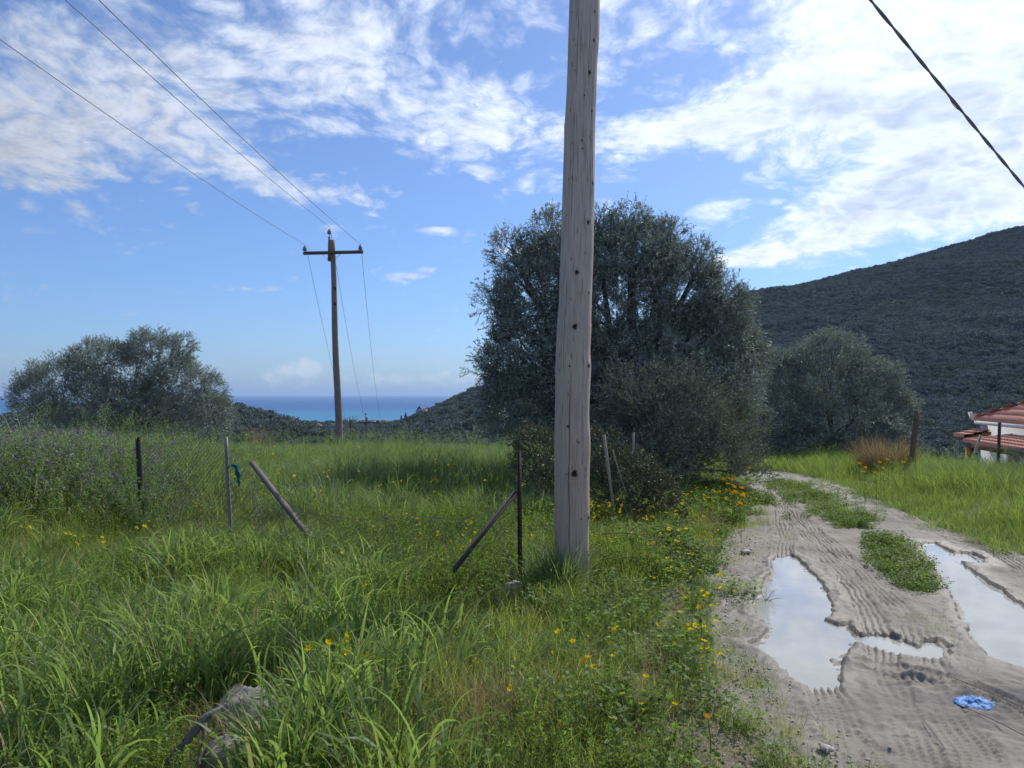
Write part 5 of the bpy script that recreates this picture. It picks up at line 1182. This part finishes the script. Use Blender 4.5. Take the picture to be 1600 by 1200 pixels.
    # marigolds one could count
    def marigold(px, py, hh, label, rf=.022, kk=1.0, flat=False):
        # the head shows at (px, py), at a height hh above the ground
        Y = (EYE - hh) * 1200 / (py - 617); x = (px - 800) / 1200 * Y; g = Hs(x, Y) if Y < 20 else 0
        root = empty('marigold', (x, Y, g)); tag(root, label, 'flower', 'orange flowers beside the track')
        mb = MB(); mb.tube([(.02, .02, -.03), (.015, 0, hh * .5), (0, 0, hh - g)], [.0028, .0024, .002], 5)
        mb.build('stem', M['weed'], root); mb = MB(); ps = np.stack([np.full(16, .01), np.zeros(16), np.linspace(.02, max(hh - g, .1) * .8, 16)], -1); leafquads(mb, ps, rdir(16, .2), .05, .014); mb.build('leaves', M['weed'], root)
        mb = MB(); flower_head(mb, (0, 0, hh - g), (rng.normal(.1, .25), -.45 + rng.normal(0, .25), 1), rf, 13, 0, 0, .15, .34); mb.build('flower_head', M['orange'], root)
    spots = [(1133, 747, 'upper left'), (1146, 748, 'upper right'), (1138, 756, 'second row left'), (1147, 760, 'second row, large'), (1159, 762, 'right side'), (1143, 769, 'third row left'), (1154, 771, 'third row middle'), (1161, 774, 'third row right'), (1156, 786, 'lowest'), (1149, 768, 'middle')]
    for (px, py, w) in spots: marigold(px, py, .42, 'orange marigold in the clump where the dark shrub meets the track, %s' % w, .036)
    marigold(906, 911, .10, 'orange marigold at the foot of the great wooden pole', .022)
    for (px, py, lab) in [(460, 1003, 'single orange marigold in tall grass left of centre'), (877, 1132, 'orange marigold low in the bottom centre grass'), (888, 1086, 'orange marigold in the bottom grass, just above another'), (912, 1032, 'orange marigold in short grass below the pole'), (1092, 947, 'orange marigold halfway between pole and left puddle'), (1105, 1119, 'small orange marigold by the lower left edge of the track')]: marigold(px, py, .22, lab, .015)
    for (px, py, lab) in [(1375, 722, 'before the dry grass clump'), (1387, 718, 'right before the dry grass clump'), (1343, 724, 'left of the dry grass clump'), (1352, 730, 'below the dry grass clump'), (1380, 731, 'lower before the dry grass'), (1368, 738, 'beside the far bend'), (1412, 722, 'beside the leaning post'), (1350, 737, 'at the far bend edge'), (1444, 751, 'alone on the right bank'), (1257, 757, 'on the strip between the wheel tracks'), (1287, 762, 'right end of the strip flowers'), (1170, 731, 'at the dark shrub edge')]: marigold(px, py, .50 if py < 745 else .22, 'orange flower ' + lab, .034 if py < 745 else .026)
small_things()

# ------------------------------------------------------------------ the house on the right
def red_house():
    E0 = np.array([16.85, 28.0]); u = np.array([-.22, -.976]); v = np.array([.976, -.22]); GZ = -2.35
    def hp(a, b, z): p = E0 + a * u + b * v; return np.array([p[0], p[1], z])
    root = empty('house', (float(E0[0]), float(E0[1]), GZ)); tag(root, 'white house with red tiled roofs standing below the track at the right edge', 'house'); O = np.array([E0[0], E0[1], GZ])
    white = plainmat('white_plaster', (.70, .71, .72), .85, .2, .06, 3); tile = plainmat('red_clay_tiles', (.58, .27, .19), .8, .2, .4, 5, .004); brown = plainmat('brown_rafters', (.16, .085, .06), .8, .2, .3, 9); terra = plainmat('terracotta_column', (.42, .17, .10), .85, .2, .15, 6)
    def tiles(fn, a0, a1, b0, b1, name, mask=None, tw=.24, row=.38):
        na = int((a1 - a0) / tw * 8); nb = int((b1 - b0) / row) ; mb = MB()
        for r in range(nb + 1):
            lo, hi = b0 + r * row, min(b0 + (r + 1) * row + .03, b1)
            if lo >= hi: continue
            aa = np.linspace(a0, a1, na + 1); w = .05 * np.abs(np.cos((aa - a0) / tw * math.pi)) ** .7
            V = [fn(a, lo, .075 + h) for a, h in zip(aa, w)] + [fn(a, hi, .015 + h) for a, h in zip(aa, w)] + [fn(a, lo, 0) for a in aa]
            Q = []
            for i in range(na):
                if mask is None or mask((aa[i] + aa[i + 1]) / 2, lo): Q += [(i, i + 1, na + 2 + i, na + 1 + i), (2 * na + 2 + i, 2 * na + 3 + i, i + 1, i)]
            mb.add(np.array(V) - O, Q)
        o = mb.build(name, tile, root); o['kind'] = 'stuff'
    tp = math.tan(rad(26)); ez = .67
    main = lambda a, b, h: hp(a, b, ez + b * tp + h)
    tiles(main, 0, 9, 0, 3.5, 'roof_tiles', lambda a, b: a > b - .1)
    end = lambda a, b, h: hp(b, a, ez + b * tp + h)
    tiles(end, 0, 7, 0, 3.5, 'roof_tiles', lambda a, b: a > b - .1 and a < 7 - b)
    mb = MB(); s = np.linspace(0, 1, 24)[:, None]; pts = hp(0, 0, ez + .06) * (1 - s) + hp(3.5, 3.5, ez + 3.5 * tp + .06) * s - O; mb.tube(pts, .075 + .02 * (np.arange(24) % 2), 8); pts = hp(3.5, 3.5, ez + 3.5 * tp + .06) * (1 - s) + hp(9, 3.5, ez + 3.5 * tp + .06) * s - O; mb.tube(pts, .08, 8); mb.build('ridge_tiles', tile, root, True)
    def slab(name, a0, a1, b0, b1, z0, z1, mat):
        V = [hp(a, b, z) - O for z in (z0, z1) for a, b in ((a0, b0), (a1, b0), (a1, b1), (a0, b1))]
        mb = MB(); mb.add(V, [(0, 3, 2, 1), (4, 5, 6, 7), (0, 1, 5, 4), (1, 2, 6, 5), (2, 3, 7, 6), (3, 0, 4, 7)]); return mb.build(name, mat, root)
    slab('eaves_board', -.0, 9, .0, 6.9, ez - .13, ez - .003, white)
    slab('wall', .16, 9, .16, 6.7, GZ, ez - .133, white)
    beige = plainmat('beige_plaster', (.50, .45, .38), .85, .2, .08, 3); slab('chimney_breast', 4.3, 8.9, .05, .157, GZ, ez - .136, beige)
    # gable fin at the far corner
    mb = MB(); A = P(1516.5, 644, 29.5); B = P(1520, 656, 29.5); C = P(1531, 652, 29.2); D = P(1530, 648, 29.2); V = [np.array(q) - O for q in (A, B, C, D)]; V += [q + np.array([.1, .35, 0]) for q in V]
    mb.add(V, [(0, 1, 2, 3), (7, 6, 5, 4), (0, 4, 5, 1), (1, 5, 6, 2), (2, 6, 7, 3), (3, 7, 4, 0)]); mb.build('gable_fin', beige, root)
    mb = MB(); mb.bar(V[0] - [0, .02, 0], V[1] - [0, .02, 0], .07, .07); mb.build('gable_trim', white, root)
    # porch
    pf = lambda a, b, h: hp(a, b, .05 + (b + 1.35) * .12 + h)
    tiles(pf, 3.1, 9, -1.35, .15, 'porch_tiles', None, .24, .34)
    slab('porch_beam', 3.2, 9, -1.27, -1.15, -.12, .045, brown)
    slab('porch_ceiling', 3.15, 9, -1.25, .15, -.01, .045, brown)
    mb = MB(); pts = [hp(3.1, -1.35, .11) - O, hp(3.1, .1, .29) - O]; mb.tube(np.linspace(pts[0], pts[1], 14), .055 + .012 * (np.arange(14) % 2), 7); mb.build('porch_edge_tiles', tile, root, True)
    slab('porch_column', 3.2, 3.42, -1.32, -1.10, GZ, -.123, terra); slab('porch_column', 6.6, 6.82, -1.32, -1.10, GZ, -.123, terra)
    # lean-to at the far end
    lf = lambda a, b, h: hp(a, b, .10 + (b + .72) * .26 + h)
    tiles(lf, .15, 1.2, -.72, .14, 'side_roof_tiles', None, .2, .3)
    mb = MB(); V = [lf(a, b, z) - O for z in (-.13, -.01) for a, b in ((.2, -.68), (1.2, -.68), (1.2, .14), (.2, .14))]; mb.add(V, [(0, 3, 2, 1), (4, 5, 6, 7), (0, 1, 5, 4), (1, 2, 6, 5), (2, 3, 7, 6), (3, 0, 4, 7)]); mb.build('side_roof_rafters', brown, root)
red_house()
trees()
far_woods()
far_things()
grow()

# ------------------------------------------------------------------ the air
def haze(d):
    m = bpy.data.materials.new('sea_air'); m.use_nodes = True; m.node_tree.nodes.clear(); t = NT(m.node_tree); out = t.node('ShaderNodeOutputMaterial')
    v = t.node('ShaderNodeVolumePrincipled'); v.inputs['Color'].default_value = (.50, .70, 1, 1); v.inputs['Density'].default_value = d; v.inputs['Anisotropy'].default_value = .2
    t.l.new(v.outputs[0], out.inputs['Volume'])
    mb = MB(); mb.box((0, 42000, 90), (200000, 110000, 320)); tag(mb.build('haze', m), 'thin blue sea haze in the air', kind='stuff')
haze(HAZE)
